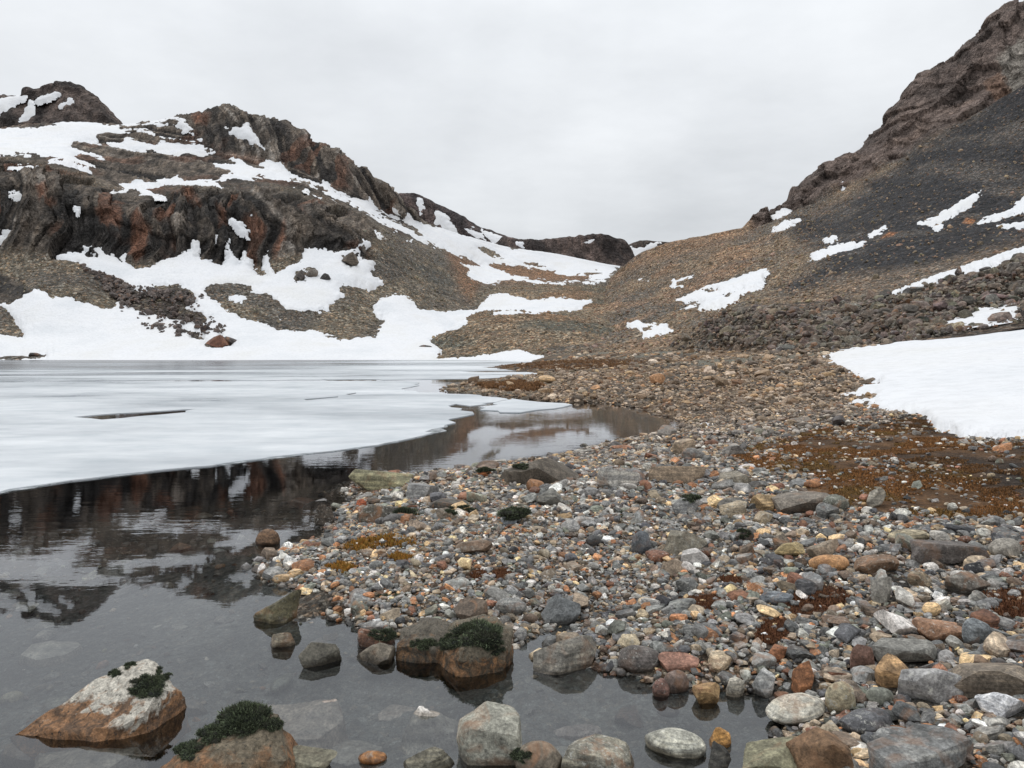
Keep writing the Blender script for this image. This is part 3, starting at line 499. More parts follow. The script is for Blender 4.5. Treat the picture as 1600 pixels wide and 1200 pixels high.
# ------------------------------------------------------------------ valley hump in the centre
PX4 = np.arange(640, 1120, 1.6)
crest4 = [(640, 556, 158), (655, 548, 160), (668, 535, 162), (690, 522, 165), (715, 508, 168), (745, 493, 170), (775, 487, 171), (800, 485, 172), (830, 489, 172), (870, 492, 172), (905, 500, 170), (940, 512, 168), (975, 522, 165), (1120, 522, 160)]
R4 = [[(640, 575, 126), (800, 577, 116), (900, 577, 98), (1120, 577, 90)],
      [(640, 562, 140), (700, 553, 142), (800, 545, 138), (900, 548, 125), (1000, 550, 115), (1120, 548, 110)],
      crest4,
      [(640, 553, 190), (700, 515, 195), (750, 486, 200), (850, 487, 200), (920, 490, 198), (1000, 505, 195), (1120, 500, 190)],
      [(640, 515, 245), (700, 480, 250), (745, 462, 255), (800, 455, 255), (850, 455, 255), (920, 464, 252), (1000, 478, 240), (1120, 476, 235)],
      [(640, 490, 290), (700, 460, 295), (745, 450, 298), (850, 446, 300), (920, 446, 300), (1000, 452, 290), (1120, 456, 280)],
      [(640, 520, 330), (745, 490, 330), (1120, 490, 330)]]
L4 = loft(R4, PX4, [18, 50, 22, 40, 26, 8], [10, 10, 6, 8, 8, 8, 10])
S_VALLEY = [dict(label='flat snow shelf on top of the valley hump', add=[[(745, 461), (778, 455), (812, 463), (831, 467), (869, 465), (923, 469), (919, 476), (894, 484), (850, 490), (831, 489), (800, 487), (769, 487), (735, 492), (720, 512), (690, 522), (690, 490), (747, 483), (725, 473), (752, 467)]], t=0.9),
            dict(label='low snow strip along the far lake shore under the hump', add=[[(640, 559), (690, 560), (719, 558), (769, 552), (800, 548), (817, 547), (837, 552), (866, 558), (869, 562), (870, 575), (640, 576)]], t=0.7)]
snow_field(L4, S_VALLEY, 411, 5.4, 0.6)
def shade_valley():
    x, y, z = L4.P0[..., 0], L4.P0[..., 1], L4.P0[..., 2]; px, py, T = L4.px, L4.py, L4.T
    d = 1.3*fbm(x/14, y/20, z/5, 4, 421)+0.35*fbm(x/2.5, y/2.5, z/2.5, 3, 425)
    ins = sstep(-1.5, 4, L4.snow_s); d = d*(1-0.8*ins)-0.35*ins; d *= sstep(0, 0.3, T)
    P = L4.P0+L4.N*d[..., None]
    col = lerp(np.broadcast_to(S(134, 118, 98), P.shape), S(100, 96, 84), sstep(-0.25, 0.3, fbm(x/13, y/20, z/3, 4, 431)))
    col = lerp(col, S(136, 108, 82), 0.7*sstep(0.0, 0.4, fbm(x/17, y/24, z/5, 3, 433)))
    col = lerp(col, S(112, 112, 100), 0.6*sstep(-5, 10, sdf_box([(890, 545), (1000, 528), (1080, 535), (1080, 550), (900, 558)], px, py, 40)))
    terrain_obj(L4, 'hill', 'low brown stony hump in the middle of the valley floor', P, np.concatenate([col, np.ones_like(d)[..., None]], -1), M_VALLEY)
    L4.P = P
shade_valley(); snow_meshes(L4, S_VALLEY, M_SNOW, thick=0.6)
# ------------------------------------------------------------------ shore ground and lake bed (one sheet), water, ice
SHORE_PX = [(1120, 2600), (1150, 1500), (1160, 1215), (1210, 1160), (1213, 1112), (1190, 1090), (1140, 1085), (1100, 1080), (1045, 1080), (1005, 1055), (960, 1050), (930, 1040), (850, 1050), (838, 1025), (880, 1000), (905, 980), (922, 962), (890, 966), (850, 985), (810, 1000), (795, 1030), (745, 1000), (700, 992), (600, 992), (560, 984), (500, 968), (472, 978), (456, 964), (452, 938), (440, 922), (412, 908), (396, 892), (402, 878), (430, 862), (470, 848), (500, 834), (490, 822), (520, 800), (550, 786), (540, 768), (560, 754), (620, 747), (700, 739), (760, 729), (830, 721), (880, 713), (920, 700), (960, 691), (1010, 685), (1050, 676), (1072, 668), (1058, 655), (1020, 645), (985, 635), (940, 629), (880, 629), (820, 623), (760, 617), (705, 613), (693, 607), (705, 602), (740, 599), (780, 593), (830, 589), (850, 584), (805, 580), (770, 574), (820, 570), (868, 566.5), (800, 562.5), (700, 561.8), (-330, 561.8), (-2600, 561.8), (-2600, 2600)]
def w0(px, py): Y = EYE*F/(py-HZ); return ((px-CX)/F*Y, Y)
SHORE = np.array([w0(*p) for p in SHORE_PX])
U6 = np.linspace(-1.05, 1.05, 640); Y6 = np.exp(np.linspace(math.log(1.15), math.log(175), 470))
L6 = Layer(); L6.T = np.zeros((470, 640))
X6 = U6[None, :]*Y6[:, None]; YY6 = np.broadcast_to(Y6[:, None], X6.shape).copy()
PXK = [-600, 650, 900, 1100, 1300, 1500, 1800, 2200]; YK = [0, 5, 10, 20, 40, 60, 80, 120, 180]
ZT = np.array([[.2, .25, .3, .3, .3, .3, .3, .3, .3], [.2, .25, .3, .3, .3, .3, .3, .3, .3], [.2, .25, .3, .32, .4, .55, .75, 1.4, 2], [.25, .32, .38, .45, .75, 1.1, 1.5, 2.5, 4],
               [.3, .38, .46, .62, 1.3, 1.9, 2.6, 5, 8], [.32, .42, .52, .9, 1.95, 2.9, 4, 8, 12], [.35, .5, .65, 1.4, 3.1, 4.8, 6.5, 12, 18], [.4, .6, .9, 2.2, 4.6, 7, 10, 18, 25]])
def ground_z(X, Y):
    px = CX+F*X/np.maximum(Y, 0.3)
    i = np.clip(np.searchsorted(PXK, px)-1, 0, len(PXK)-2); j = np.clip(np.searchsorted(YK, Y)-1, 0, len(YK)-2)
    pk, yk = np.array(PXK), np.array(YK)
    a = np.clip((px-pk[i])/(pk[i+1]-pk[i]), 0, 1); b = np.clip((Y-yk[j])/(yk[j+1]-yk[j]), 0, 1)
    base = (ZT[i, j]*(1-b)+ZT[i, j+1]*b)*(1-a)+(ZT[i+1, j]*(1-b)+ZT[i+1, j+1]*b)*a
    s = -sdf(SHORE, X, Y)                                  # positive on land
    far = sstep(4, 30, Y)
    s = s+0.10*fbm(X/0.5, Y/0.5, X*0, 3, 501)*(1+2*far)
    land = base*(1-np.exp(-np.maximum(s, 0)*(0.55-0.30*far)))+0.035*np.clip(s/0.3, 0, 1)
    deep = 0.30+0.75*sstep(5, 11, Y)-0.10*sstep(700, 1000, px)*(1-sstep(5, 9, Y))
    bed = -deep*(1-np.exp(np.minimum(s, 0)*0.55/np.maximum(deep, .2)*0.45))
    z = np.where(s > 0, land, bed)
    z = z+np.clip(np.abs(s)*2, 0.2, 1)*(0.035*fbm(X/0.9, Y/0.9, X*0, 3, 511)+0.10*far*fbm(X/6, Y/6, X*0, 3, 515)*sstep(0, 3, s))
    return z, s
Z6, SD6 = ground_z(X6, YY6)
L6.P0 = np.stack([X6, YY6, Z6], -1); L6.px, L6.py = proj(L6.P0); L6.N = grid_normals(L6.P0)
S_SHORE = [
 dict(label='large smooth snowfield on the stony flat at the picture edge', add=[[(1278, 557), (1319, 546), (1381, 537), (1425, 527), (1481, 521), (1506, 513), (1575, 503), (1600, 490), (2100, 360), (2100, 760), (1600, 688), (1544, 687), (1503, 683), (1462, 671), (1441, 652), (1412, 645), (1344, 640), (1366, 634), (1318, 631), (1369, 622), (1308, 619), (1337, 613), (1359, 598), (1334, 587), (1294, 568), (1298, 563)]],
      sub=[[(1358, 596), (1372, 594), (1372, 600), (1355, 602)]], t=0.12, b=0.05),
 dict(label='small snow remnant among the stones at the inlet head', add=[[(1070, 665), (1092, 663), (1100, 659), (1126, 667), (1100, 669)]], t=0.08, b=0.01),
 dict(label='tiny snow scrap on the gravel beside the inlet head', add=[[(1134, 664), (1156, 661), (1150, 666)]], t=0.06, b=0.01)]
snow_field(L6, S_SHORE, 521, 9, 0.8)
# turf and moss grounds, traced as outlines on the flat
TURF = [[(1140, 712), (1185, 690), (1240, 682), (1330, 662), (1440, 655), (1520, 690), (1700, 700), (1700, 838), (1600, 824), (1480, 812), (1380, 808), (1335, 798), (1262, 786), (1252, 764), (1290, 750), (1260, 740), (1190, 735)], [(770, 571), (830, 565), (960, 563), (1020, 566), (940, 578), (830, 578)], [(745, 602), (800, 598), (850, 603), (840, 611), (760, 609)],
        [(1225, 655), (1300, 652), (1310, 664), (1235, 668)]]
MOSS = [[(528, 856), (560, 842), (610, 836), (650, 848), (652, 858), (600, 856), (560, 864)], [(602, 872), (620, 866), (640, 872), (622, 880)], [(510, 886), (530, 880), (555, 888), (535, 897)], [(725, 895), (748, 890), (760, 900), (740, 908)], [(765, 892), (785, 886), (800, 900), (775, 908)],
        [(1220, 940), (1250, 922), (1310, 918), (1340, 932), (1300, 960), (1240, 966)], [(1180, 985), (1200, 968), (1232, 972), (1235, 995), (1210, 1010), (1185, 1008)], [(1540, 930), (1570, 922), (1620, 925), (1620, 970), (1560, 965)], [(1060, 935), (1110, 928), (1140, 940), (1100, 955), (1065, 955)], [(1120, 905), (1150, 900), (1160, 912), (1130, 915)]]
def shade_ground():
    px, py = L6.px, L6.py; x, y = X6, YY6
    ins = sstep(-1.0, 3, L6.snow_s)
    z = Z6-0.10*ins; far = sstep(8, 40, y)
    z = z+(1-ins)*sstep(0, .3, np.abs(SD6))*(0.02+0.05*far)*fbm(x/(0.12+0.5*far), y/(0.12+0.5*far), x*0, 3, 531)
    P = np.stack([x, y, z], -1)
    n = fbm(x/1.7, y/3, x*0, 4, 541); n2 = fbm(x/7, y/14, x*0, 4, 543)
    col = lerp(np.broadcast_to(S(80, 75, 68), P.shape), S(104, 90, 74), sstep(-0.2, 0.4, n))
    col = lerp(col, S(140, 108, 78), far*0.55*sstep(-0.1, 0.35, n2))
    col = lerp(col, S(112, 112, 102), far*0.8*sstep(0.0, 0.3, fbm(x/9, y/16, x*0, 3, 545)))
    bed = lerp(np.broadcast_to(S(104, 102, 98), P.shape), S(140, 136, 130), sstep(-0.2, 0.5, n)); bed = lerp(bed, S(66, 55, 42), sstep(5.2, 7.5, y))
    col = lerp(bed, col, sstep(-0.02, 0.05, SD6))
    wx, wy = px+10*fbm(x*1.5, y*1.5, x*0, 3, 547), py+5*fbm(x*1.5, y*1.5, x*0+4, 3, 549)
    tw = np.zeros_like(px)
    for q in TURF: tw = np.maximum(tw, sstep(-9, 7, sdf_box(q, wx, wy, 20)+8*fbm(x/0.9, y/1.4, x*0, 3, 551)))
    mw = np.zeros_like(px)
    for q in MOSS: mw = np.maximum(mw, sstep(-4, 3, sdf_box(q, wx, wy, 20)))
    col = lerp(col, lerp(np.broadcast_to(S(104, 77, 52), P.shape), S(66, 56, 48), sstep(-0.15, 0.25, fbm(x/1.6, y/3.0, x*0, 3, 1777))), tw)
    col = lerp(col, S(84, 58, 42), mw)
    a = np.clip(1-0.9*np.maximum(tw, mw), 0, 1)*np.where(SD6 < -0.03, 0.3, 1.0)
    terrain_obj(L6, 'ground', 'stony shore flat of grey and rust gravel reaching under the lake', P, np.concatenate([col, a[..., None]], -1), M_GROUND)
    L6.P = P; L6.turf = tw; L6.moss = mw
M_GROUND = terrain_mat('shore_gravel', 0.028, 0.35)
shade_ground(); snow_meshes(L6, S_SHORE, M_SNOW, thick=0.3, ramp_px=4.0)
# valley floor far below everything, out past the mountains
base_me = mesh_np('terrain', np.array([[-2500, -600, -2.2], [2500, -600, -2.2], [2500, 3500, -2.2], [-2500, 3500, -2.2]], float), np.array([[0, 1, 2, 3]]), np.tile(np.array([[*S(96, 88, 78), 1.0]]), (4, 1)))
tag(link('terrain', base_me, M_VALLEY), 'wide stony terrain under and beyond the valley', 'terrain', kind='structure')

def water_mat():
    m = bpy.data.materials.new('clear_lake_water'); m.use_nodes = True; nt = m.node_tree; nt.nodes.clear()
    out = N(nt, 'ShaderNodeOutputMaterial'); geo = N(nt, 'ShaderNodeNewGeometry')
    gl = N(nt, 'ShaderNodeBsdfGlossy'); gl.inputs['Roughness'].default_value = 0.02; gl.inputs['Color'].default_value = (0.97, 0.98, 1, 1)
    tr = N(nt, 'ShaderNodeBsdfTransparent'); tr.inputs['Color'].default_value = (0.74, 0.78, 0.78, 1)
    fr = N(nt, 'ShaderNodeFresnel'); fr.inputs['IOR'].default_value = 1.62
    mp = N(nt, 'ShaderNodeMapping'); mp.inputs['Scale'].default_value = (3.0, 7.0, 3.0); L(nt, geo.outputs['Position'], mp.inputs[0])
    n1 = N(nt, 'ShaderNodeTexNoise', i_Scale=1.0, i_Detail=3.0, i_Roughness=0.5); L(nt, mp.outputs[0], n1.inputs['Vector'])
    mp2 = N(nt, 'ShaderNodeMapping'); mp2.inputs['Scale'].default_value = (0.25, 0.35, 1); L(nt, geo.outputs['Position'], mp2.inputs[0])
    n2 = N(nt, 'ShaderNodeTexNoise', i_Scale=1.0, i_Detail=2.0); L(nt, mp2.outputs[0], n2.inputs['Vector'])
    gust = ramp(nt, n2.outputs[0], [(0.42, (0.15,)*3), (0.66, (1.0,)*3)])            # breeze patches
    bm = N(nt, 'ShaderNodeBump'); bm.inputs['Distance'].default_value = 0.0016; bm.inputs['Strength'].default_value = 1.0
    L(nt, math_n(nt, 'MULTIPLY', n1.outputs[0], gust), bm.inputs['Height'])
    L(nt, bm.outputs[0], gl.inputs['Normal']); L(nt, bm.outputs[0], fr.inputs['Normal'])
    mx = N(nt, 'ShaderNodeMixShader'); L(nt, fr.outputs[0], mx.inputs[0]); L(nt, tr.outputs[0], mx.inputs[1]); L(nt, gl.outputs[0], mx.inputs[2])
    L(nt, mx.outputs[0], out.inputs[0]); return m
wm = mesh_np('lake_water', np.array([[-400, 0.6, 0], [180, 0.6, 0], [180, 152, 0], [-400, 152, 0]], float), np.array([[0, 1, 2, 3]]))
tag(link('lake_water', wm, water_mat()), 'clear still lake water reflecting the mountain and sky', 'water', kind='structure')

def ice_mat():
    m, nt, b, out = new_mat('lake_ice'); geo = N(nt, 'ShaderNodeNewGeometry'); pos = geo.outputs['Position']
    mp = N(nt, 'ShaderNodeMapping'); mp.inputs['Scale'].default_value = (0.030, 0.075, 1); L(nt, pos, mp.inputs[0])
    n1 = N(nt, 'ShaderNodeTexNoise', i_Scale=1.0, i_Detail=7.0, i_Roughness=0.7, i_Distortion=0.3); L(nt, mp.outputs[0], n1.inputs['Vector'])
    sp = N(nt, 'ShaderNodeSeparateXYZ'); L(nt, pos, sp.inputs[0])
    # older wet ice out on the lake, whiter ice by the shore
    far = math_n(nt, 'MULTIPLY', math_n(nt, 'SUBTRACT', sp.outputs[1], 22.0), 1/75.0, True)
    lft = math_n(nt, 'MULTIPLY', math_n(nt, 'SUBTRACT', -8.0, sp.outputs[0]), 1/28.0, True)
    wet = math_n(nt, 'ADD', math_n(nt, 'MULTIPLY', math_n(nt, 'MULTIPLY', far, lft), 0.32), math_n(nt, 'MULTIPLY', far, 0.05))
    t = math_n(nt, 'ADD', math_n(nt, 'ADD', math_n(nt, 'MULTIPLY', n1.outputs[0], 1.5), -0.29), wet)
    c = ramp(nt, t, [(0.28, (0.70, 0.715, 0.725)), (0.46, (0.60, 0.62, 0.635)), (0.56, (0.47, 0.495, 0.515)), (0.66, (0.27, 0.295, 0.315)), (0.80, (0.07, 0.078, 0.087))])
    mp2 = N(nt, 'ShaderNodeMapping'); mp2.inputs['Scale'].default_value = (0.8, 1.3, 1); L(nt, pos, mp2.inputs[0])
    n2 = N(nt, 'ShaderNodeTexNoise', i_Scale=1.0, i_Detail=8.0, i_Roughness=0.65); L(nt, mp2.outputs[0], n2.inputs['Vector'])
    c = mixc(nt, 1.0, c, ramp(nt, n2.outputs[0], [(0.3, (0.78, 0.815, 0.835)), (0.5, (0.95, 0.96, 0.97)), (0.7, (1.08, 1.08, 1.08))]), 'MULTIPLY')
    L(nt, c, b.inputs['Base Color']); L(nt, ramp(nt, t, [(0.3, (0.5,)*3), (0.7, (0.2,)*3)]), b.inputs['Roughness'])
    b.inputs['Specular IOR Level'].default_value = 0.04
    bump(nt, b, n2.outputs[0], 0.01, 0.5); return m
M_ICE = ice_mat()
def dens(poly, step, jit, seed):
    r = random.Random(seed); out = []
    for (ax, ay), (bx, by) in zip(poly, poly[1:]+poly[:1]):
        d = math.hypot(bx-ax, by-ay); n = max(1, min(60, int(d/step(0.5*(ay+by)))))
        for k in range(n):
            t = k/n; x, y = ax+(bx-ax)*t, ay+(by-ay)*t; j = jit*step(y) if 0 < k else 0
            w_ = 0 if k == 0 else 0.016*y*math.sin(math.pi*t)*float(vnoise(np.array([x*2.2+y*.3]), np.array([y*1.1]), np.array([seed*1.7]), 3)[0]); out.append((x+r.uniform(-j, j)+w_, y+r.uniform(-j, j)+w_))
    return out
def rim_mat():
    m, nt, b, out = new_mat('soaked_ice'); geo = N(nt, 'ShaderNodeNewGeometry')
    n1 = N(nt, 'ShaderNodeTexNoise', i_Scale=5.0, i_Detail=6.0, i_Roughness=0.7); L(nt, geo.outputs['Position'], n1.inputs['Vector'])
    L(nt, ramp(nt, n1.outputs[0], [(0.3, (0.26, 0.29, 0.30)), (0.7, (0.60, 0.63, 0.65))]), b.inputs['Base Color']); b.inputs['Roughness'].default_value = 0.3
    L(nt, ramp(nt, n1.outputs[0], [(0.35, (0.35,)*3), (0.65, (0.95,)*3)]), b.inputs['Alpha']); return m
M_RIM = rim_mat()
def ice_piece(label, px_poly, holes=(), top=0.016, seed=1, jit=0.28, rim=None):
    def world(poly, sd):
        w = []
        for px, py in poly:
            Y = (EYE-top)*F/(py-HZ); w.append(((px-CX)/F*Y, Y))
        return dens(w, lambda y: 0.03+0.022*y, jit, sd)
    loops = [world(px_poly, seed)]+[world(h, seed+5+k) for k, h in enumerate(holes)]
    tris = geometry.tessellate_polygon([[Vector((x, y, 0)) for x, y in l] for l in loops])
    flat = [p for l in loops for p in l]; n = len(flat); bm = bmesh.new()
    vt = [bm.verts.new((x, y, top)) for x, y in flat]; vl = [bm.verts.new((x, y, -0.025)) for x, y in flat]
    for a, b_, c in tris:
        A, B, Cc = flat[a], flat[b_], flat[c]
        if (B[0]-A[0])*(Cc[1]-A[1])-(B[1]-A[1])*(Cc[0]-A[0]) < 0: b_, c = c, b_
        try: bm.faces.new((vt[a], vt[b_], vt[c]))
        except ValueError: pass
    o = 0
    for l in loops:
        for k in range(len(l)):
            i, j = o+k, o+(k+1) % len(l); bm.faces.new((vt[i], vl[i], vl[j], vt[j]))
        o += len(l)
    bmesh.ops.recalc_face_normals(bm, faces=bm.faces[:])
    me = bpy.data.meshes.new('ice_floe'); bm.to_mesh(me); bm.free()
    floe = tag(link('ice_floe', me, M_ICE), label, 'ice', 'ice floating on the lake')
    if rim:                                   # rotten, water-soaked ice along the open edge
        fr_ = []
        for px, py in rim:
            Y = EYE*F/(py-HZ); fr_.append(((px-CX)/F*Y, Y))
        fr_ = dens(fr_+[fr_[-1]], lambda y: 0.02+0.012*y, 0.2, 77)[:-1]; bm = bmesh.new(); prev = None
        for k, (x, y) in enumerate(fr_):
            w_ = (0.012+0.012*float(vnoise(np.array([x*1.6]), np.array([y*1.6]), np.array([0.3]), 5)[0])+0.006*float(vnoise(np.array([x*9]), np.array([y*9]), np.array([0.3]), 6)[0]))*y
            q = [bm.verts.new((x-0.01*y, y+0.02*y, 0.009)), bm.verts.new((x+w_*.35, y-max(w_, 0.001), 0.004)), bm.verts.new((x+w_*.35, y-max(w_, 0.001), -0.02))]
            if prev:
                for j in (0, 1): bm.faces.new((prev[j], prev[j+1], q[j+1], q[j]))
            prev = q
        bmesh.ops.recalc_face_normals(bm, faces=bm.faces[:]); rm = bpy.data.meshes.new('wet_rim'); bm.to_mesh(rm); bm.free()
        link('wet_rim', rm, M_RIM, floe)
ice_piece('broad grey-white ice sheet with long dark leads covering the lake', [(-900, 905), (-300, 812), (0, 768), (110, 750), (240, 735), (330, 727), (420, 714), (500, 706), (556, 699), (625, 688), (662, 680), (694, 667), (712, 660), (700, 656), (722, 651), (741, 647), (719, 641), (700, 634), (712, 631), (735, 634), (775, 628), (791, 622.5), (750, 617), (700, 615), (655, 613), (634, 610), (640, 605), (655, 602), (652, 597), (635, 595.5), (600, 595.3), (400, 595.6), (348, 595.6), (272, 595.8), (100, 596), (-900, 596)],
   holes=[[(114, 651.5), (150, 648), (219, 644), (305, 639), (290, 644), (219, 650), (159, 655.6)], [(475, 623.6), (500, 621.6), (528, 619.4), (528, 620.8), (500, 623.2), (478, 625.2)], [(540, 616), (556, 613.4), (556, 615), (545, 617)]],
   rim=[(-300, 812), (0, 768), (110, 750), (240, 735), (330, 727), (420, 714), (500, 706), (556, 699), (625, 688), (662, 680), (694, 667), (710, 660)])
ice_piece('far ice sheet streaked dark and pale out to the snowy shore', [(-900, 595), (100, 595), (272, 593.6), (347, 593.6), (500, 593.6), (506, 593), (590, 593), (600, 594), (700, 592.2), (740, 592), (780, 590), (810, 587.5), (835, 584.5), (850, 582), (760, 581.6), (720, 580.6), (760, 579.6), (860, 579.6), (800, 577), (760, 574), (790, 570.5), (850, 566.4), (700, 560.6), (-900, 560.6)], seed=20, top=0.014)
ice_piece('small detached ice floe lying off the gravel spit', [(759, 637), (770, 631), (781, 627), (800, 622.5), (820, 625.5), (844, 628), (894, 632), (880, 635.5), (866, 638), (840, 640), (812, 644.5), (781, 644)], seed=40, top=0.02)
# ------------------------------------------------------------------ stone material
def stone_mat(name, rub=1.0):
    m, nt, b, out = new_mat(name)
    at = N(nt, 'ShaderNodeAttribute', attribute_name='scol'); at.attribute_type = 'INSTANCER'
    geo = N(nt, 'ShaderNodeNewGeometry'); oi = N(nt, 'ShaderNodeObjectInfo'); pos = geo.outputs['Position']
    base = at.outputs['Color']; rnd = oi.outputs['Random']
    def noise(scale, det=5.0, rough=0.6, dist=0.0, vec=None):
        n = N(nt, 'ShaderNodeTexNoise', i_Scale=scale, i_Detail=det, i_Roughness=rough, i_Distortion=dist); L(nt, vec or pos, n.inputs['Vector']); return n.outputs[0]
    n1 = noise(16*rub, 6, 0.65); n2 = noise(75*rub, 4, 0.7); n3 = noise(7*rub, 4, 0.6, 0.8)
    c = mixc(nt, 1.0, base, ramp(nt, n1, [(0.28, (0.45,)*3), (0.5, (0.95,)*3), (0.72, (1.7,)*3)]), 'MULTIPLY')
    c = mixc(nt, 1.0, c, ramp(nt, n2, [(0.3, (0.5,)*3), (0.5, (1.0,)*3), (0.7, (1.6,)*3)]), 'MULTIPLY')
    # bedding bands in the stone's own frame
    tc = N(nt, 'ShaderNodeTexCoord'); mp = N(nt, 'ShaderNodeMapping'); mp.inputs['Scale'].default_value = (1.2, 1.6, 9.0); L(nt, tc.outputs['Object'], mp.inputs[0])
    off_ = N(nt, 'ShaderNodeVectorMath', operation='ADD'); L(nt, mp.outputs[0], off_.inputs[0])
    sc = N(nt, 'ShaderNodeMath', operation='MULTIPLY'); L(nt, rnd, sc.inputs[0]); sc.inputs[1].default_value = 91.0; L(nt, sc.outputs[0], off_.inputs[1])
    nb = noise(1.0, 5, 0.65, 0.7, off_.outputs[0])
    bandy = ramp(nt, math_n(nt, 'FRACT', math_n(nt, 'MULTIPLY', rnd, 7.0)), [(0.35, (0,)*3), (0.6, (0.9,)*3)])
    c = mixc(nt, bandy, c, mixc(nt, 1.0, c, ramp(nt, nb, [(0.32, (0.5,)*3), (0.5, (1.0,)*3), (0.66, (1.75, 1.7, 1.6))]), 'MULTIPLY'))
    # rust stains and pale lichen, on some stones only
    rs = math_n(nt, 'MULTIPLY', ramp(nt, n3, [(0.52, (0,)*3), (0.68, (1,)*3)]), ramp(nt, math_n(nt, 'FRACT', math_n(nt, 'MULTIPLY', rnd, 13.0)), [(0.35, (0.0,)*3), (0.9, (0.85,)*3)]))
    c = mixc(nt, rs, c, (0.28, 0.145, 0.075))
    n4 = noise(38*rub, 5, 0.75, 0.3)
    li = math_n(nt, 'MULTIPLY', ramp(nt, n4, [(0.56, (0,)*3), (0.64, (1,)*3)]), ramp(nt, math_n(nt, 'FRACT', math_n(nt, 'MULTIPLY', rnd, 29.0)), [(0.45, (0.0,)*3), (0.9, (0.8,)*3)]))
    c = mixc(nt, li, c, (0.50, 0.49, 0.44))
    bl = ramp(nt, noise(55*rub, 4, 0.7), [(0.62, (0,)*3), (0.70, (0.7,)*3)])
    c = mixc(nt, bl, c, (0.035, 0.035, 0.035))
    # damp stone close to the water level
    sp = N(nt, 'ShaderNodeSeparateXYZ'); L(nt, pos, sp.inputs[0])
    dampz = math_n(nt, 'ADD', sp.outputs[2], math_n(nt, 'MULTIPLY', math_n(nt, 'SUBTRACT', n1, 0.5), 0.06))
    damp = ramp(nt, dampz, [(0.012, (1,)*3), (0.035, (0,)*3)])
    c = mixc(nt, damp, c, mixc(nt, 1.0, c, (0.42, 0.39, 0.36), 'MULTIPLY'))
    L(nt, c, b.inputs['Base Color'])
    L(nt, ramp(nt, damp, [(0, (0.78,)*3), (1, (0.28,)*3)]), b.inputs['Roughness'])
    b.inputs['Specular IOR Level'].default_value = 0.4
    nb1 = bump(nt, None, n1, 0.02/rub, 0.5); bump(nt, b, n2, 0.006/rub, 0.6, nb1)
    return m
M_STONE = stone_mat('shore_stone'); M_RUBBLE = stone_mat('slope_stone', 0.12)

# ------------------------------------------------------------------ stone shapes
def ico(sub):
    bm = bmesh.new(); bmesh.ops.create_icosphere(bm, subdivisions=sub, radius=1.0)
    co = np.array([v.co[:] for v in bm.verts]); f = np.array([[v.index for v in p.verts] for p in bm.faces]); bm.free(); return co, f
ICO = {s: ico(s) for s in (2, 3, 4)}
def rock_np(seed, kind, sub):
    r = np.random.default_rng(seed); co, f = ICO[sub]; p = co.copy()
    npl, lo, hi, nz = dict(round=(9, .78, .95, .07), angular=(11, .40, .74, .04), slab=(18, .55, .9, .06), block=(14, .55, .82, .05))[kind]
    nrm = r.normal(size=(npl, 3)); nrm /= np.linalg.norm(nrm, axis=1, keepdims=True)
    if kind == 'angular':
        k_ = np.arange(npl)+.5; ph_ = np.arccos(1-2*k_/npl); th_ = math.pi*(1+5**.5)*k_+r.uniform(0, 6)
        nrm = np.stack([np.cos(th_)*np.sin(ph_), np.sin(th_)*np.sin(ph_), np.cos(ph_)], -1)+r.normal(size=(npl, 3))*0.22; nrm /= np.linalg.norm(nrm, axis=1, keepdims=True)
    if kind in ('block', 'slab'):
        ax = np.array([[1, 0, 0], [-1, 0, 0], [0, 1, 0], [0, -1, 0], [0, 0, 1], [0, 0, -1.]])+r.normal(size=(6, 3))*0.26
        nrm[:6] = ax/np.linalg.norm(ax, axis=1, keepdims=True)
    dd = r.uniform(lo, hi, npl)
    if kind == 'slab': dd[4:6] = r.uniform(.35, .5, 2)
    for n_, d_ in zip(nrm, dd):
        e = p@n_-d_; p -= np.maximum(e, 0)[:, None]*n_*(0.97 if kind != 'round' else 0.8)
    o = r.uniform(0, 100, 3)
    q = p*1.7+o; a = nz*(fbm(q[:, 0], q[:, 1], q[:, 2], 3, seed)); q = p*6+o; a += nz*0.35*fbm(q[:, 0], q[:, 1], q[:, 2], 2, seed+3)
    p = p*(1+a)[:, None]
    lo_, hi_ = p.min(0), p.max(0); p = (p-(lo_+hi_)/2)/(hi_-lo_)
    return p, f
def rock_mesh(name, seed, kind, sub, mat):
    p, f = rock_np(seed, kind, sub); me = mesh_np(name, p, f)
    me.set_sharp_from_angle(angle=math.radians(30 if kind == 'round' else 18 if name == 'stone' else 14)); me.materials.append(mat); return me
KINDS = ['round']*4+['angular']*12+['slab']*6+['block']*6
VAR = [rock_mesh('stone', 900+i, k, 2, M_STONE) for i, k in enumerate(KINDS)]
VAR_HI = [rock_mesh('stone', 900+i, k, 3, M_STONE) for i, k in enumerate(KINDS)]
VAR_RUB = [rock_mesh('boulder', 700+i, k, 2, M_RUBBLE) for i, k in enumerate(['angular']*8+['block']*5)]
def lib(name, meshes):
    c = bpy.data.collections.new(name)            # shape library for the loose gravel, not part of the scene
    for i, me in enumerate(meshes): c.objects.link(bpy.data.objects.new('%s_%02d' % (name, i), me))
    return c
LIB_STONE, LIB_RUB = lib('stone_shapes', VAR), lib('boulder_shapes', VAR_RUB)
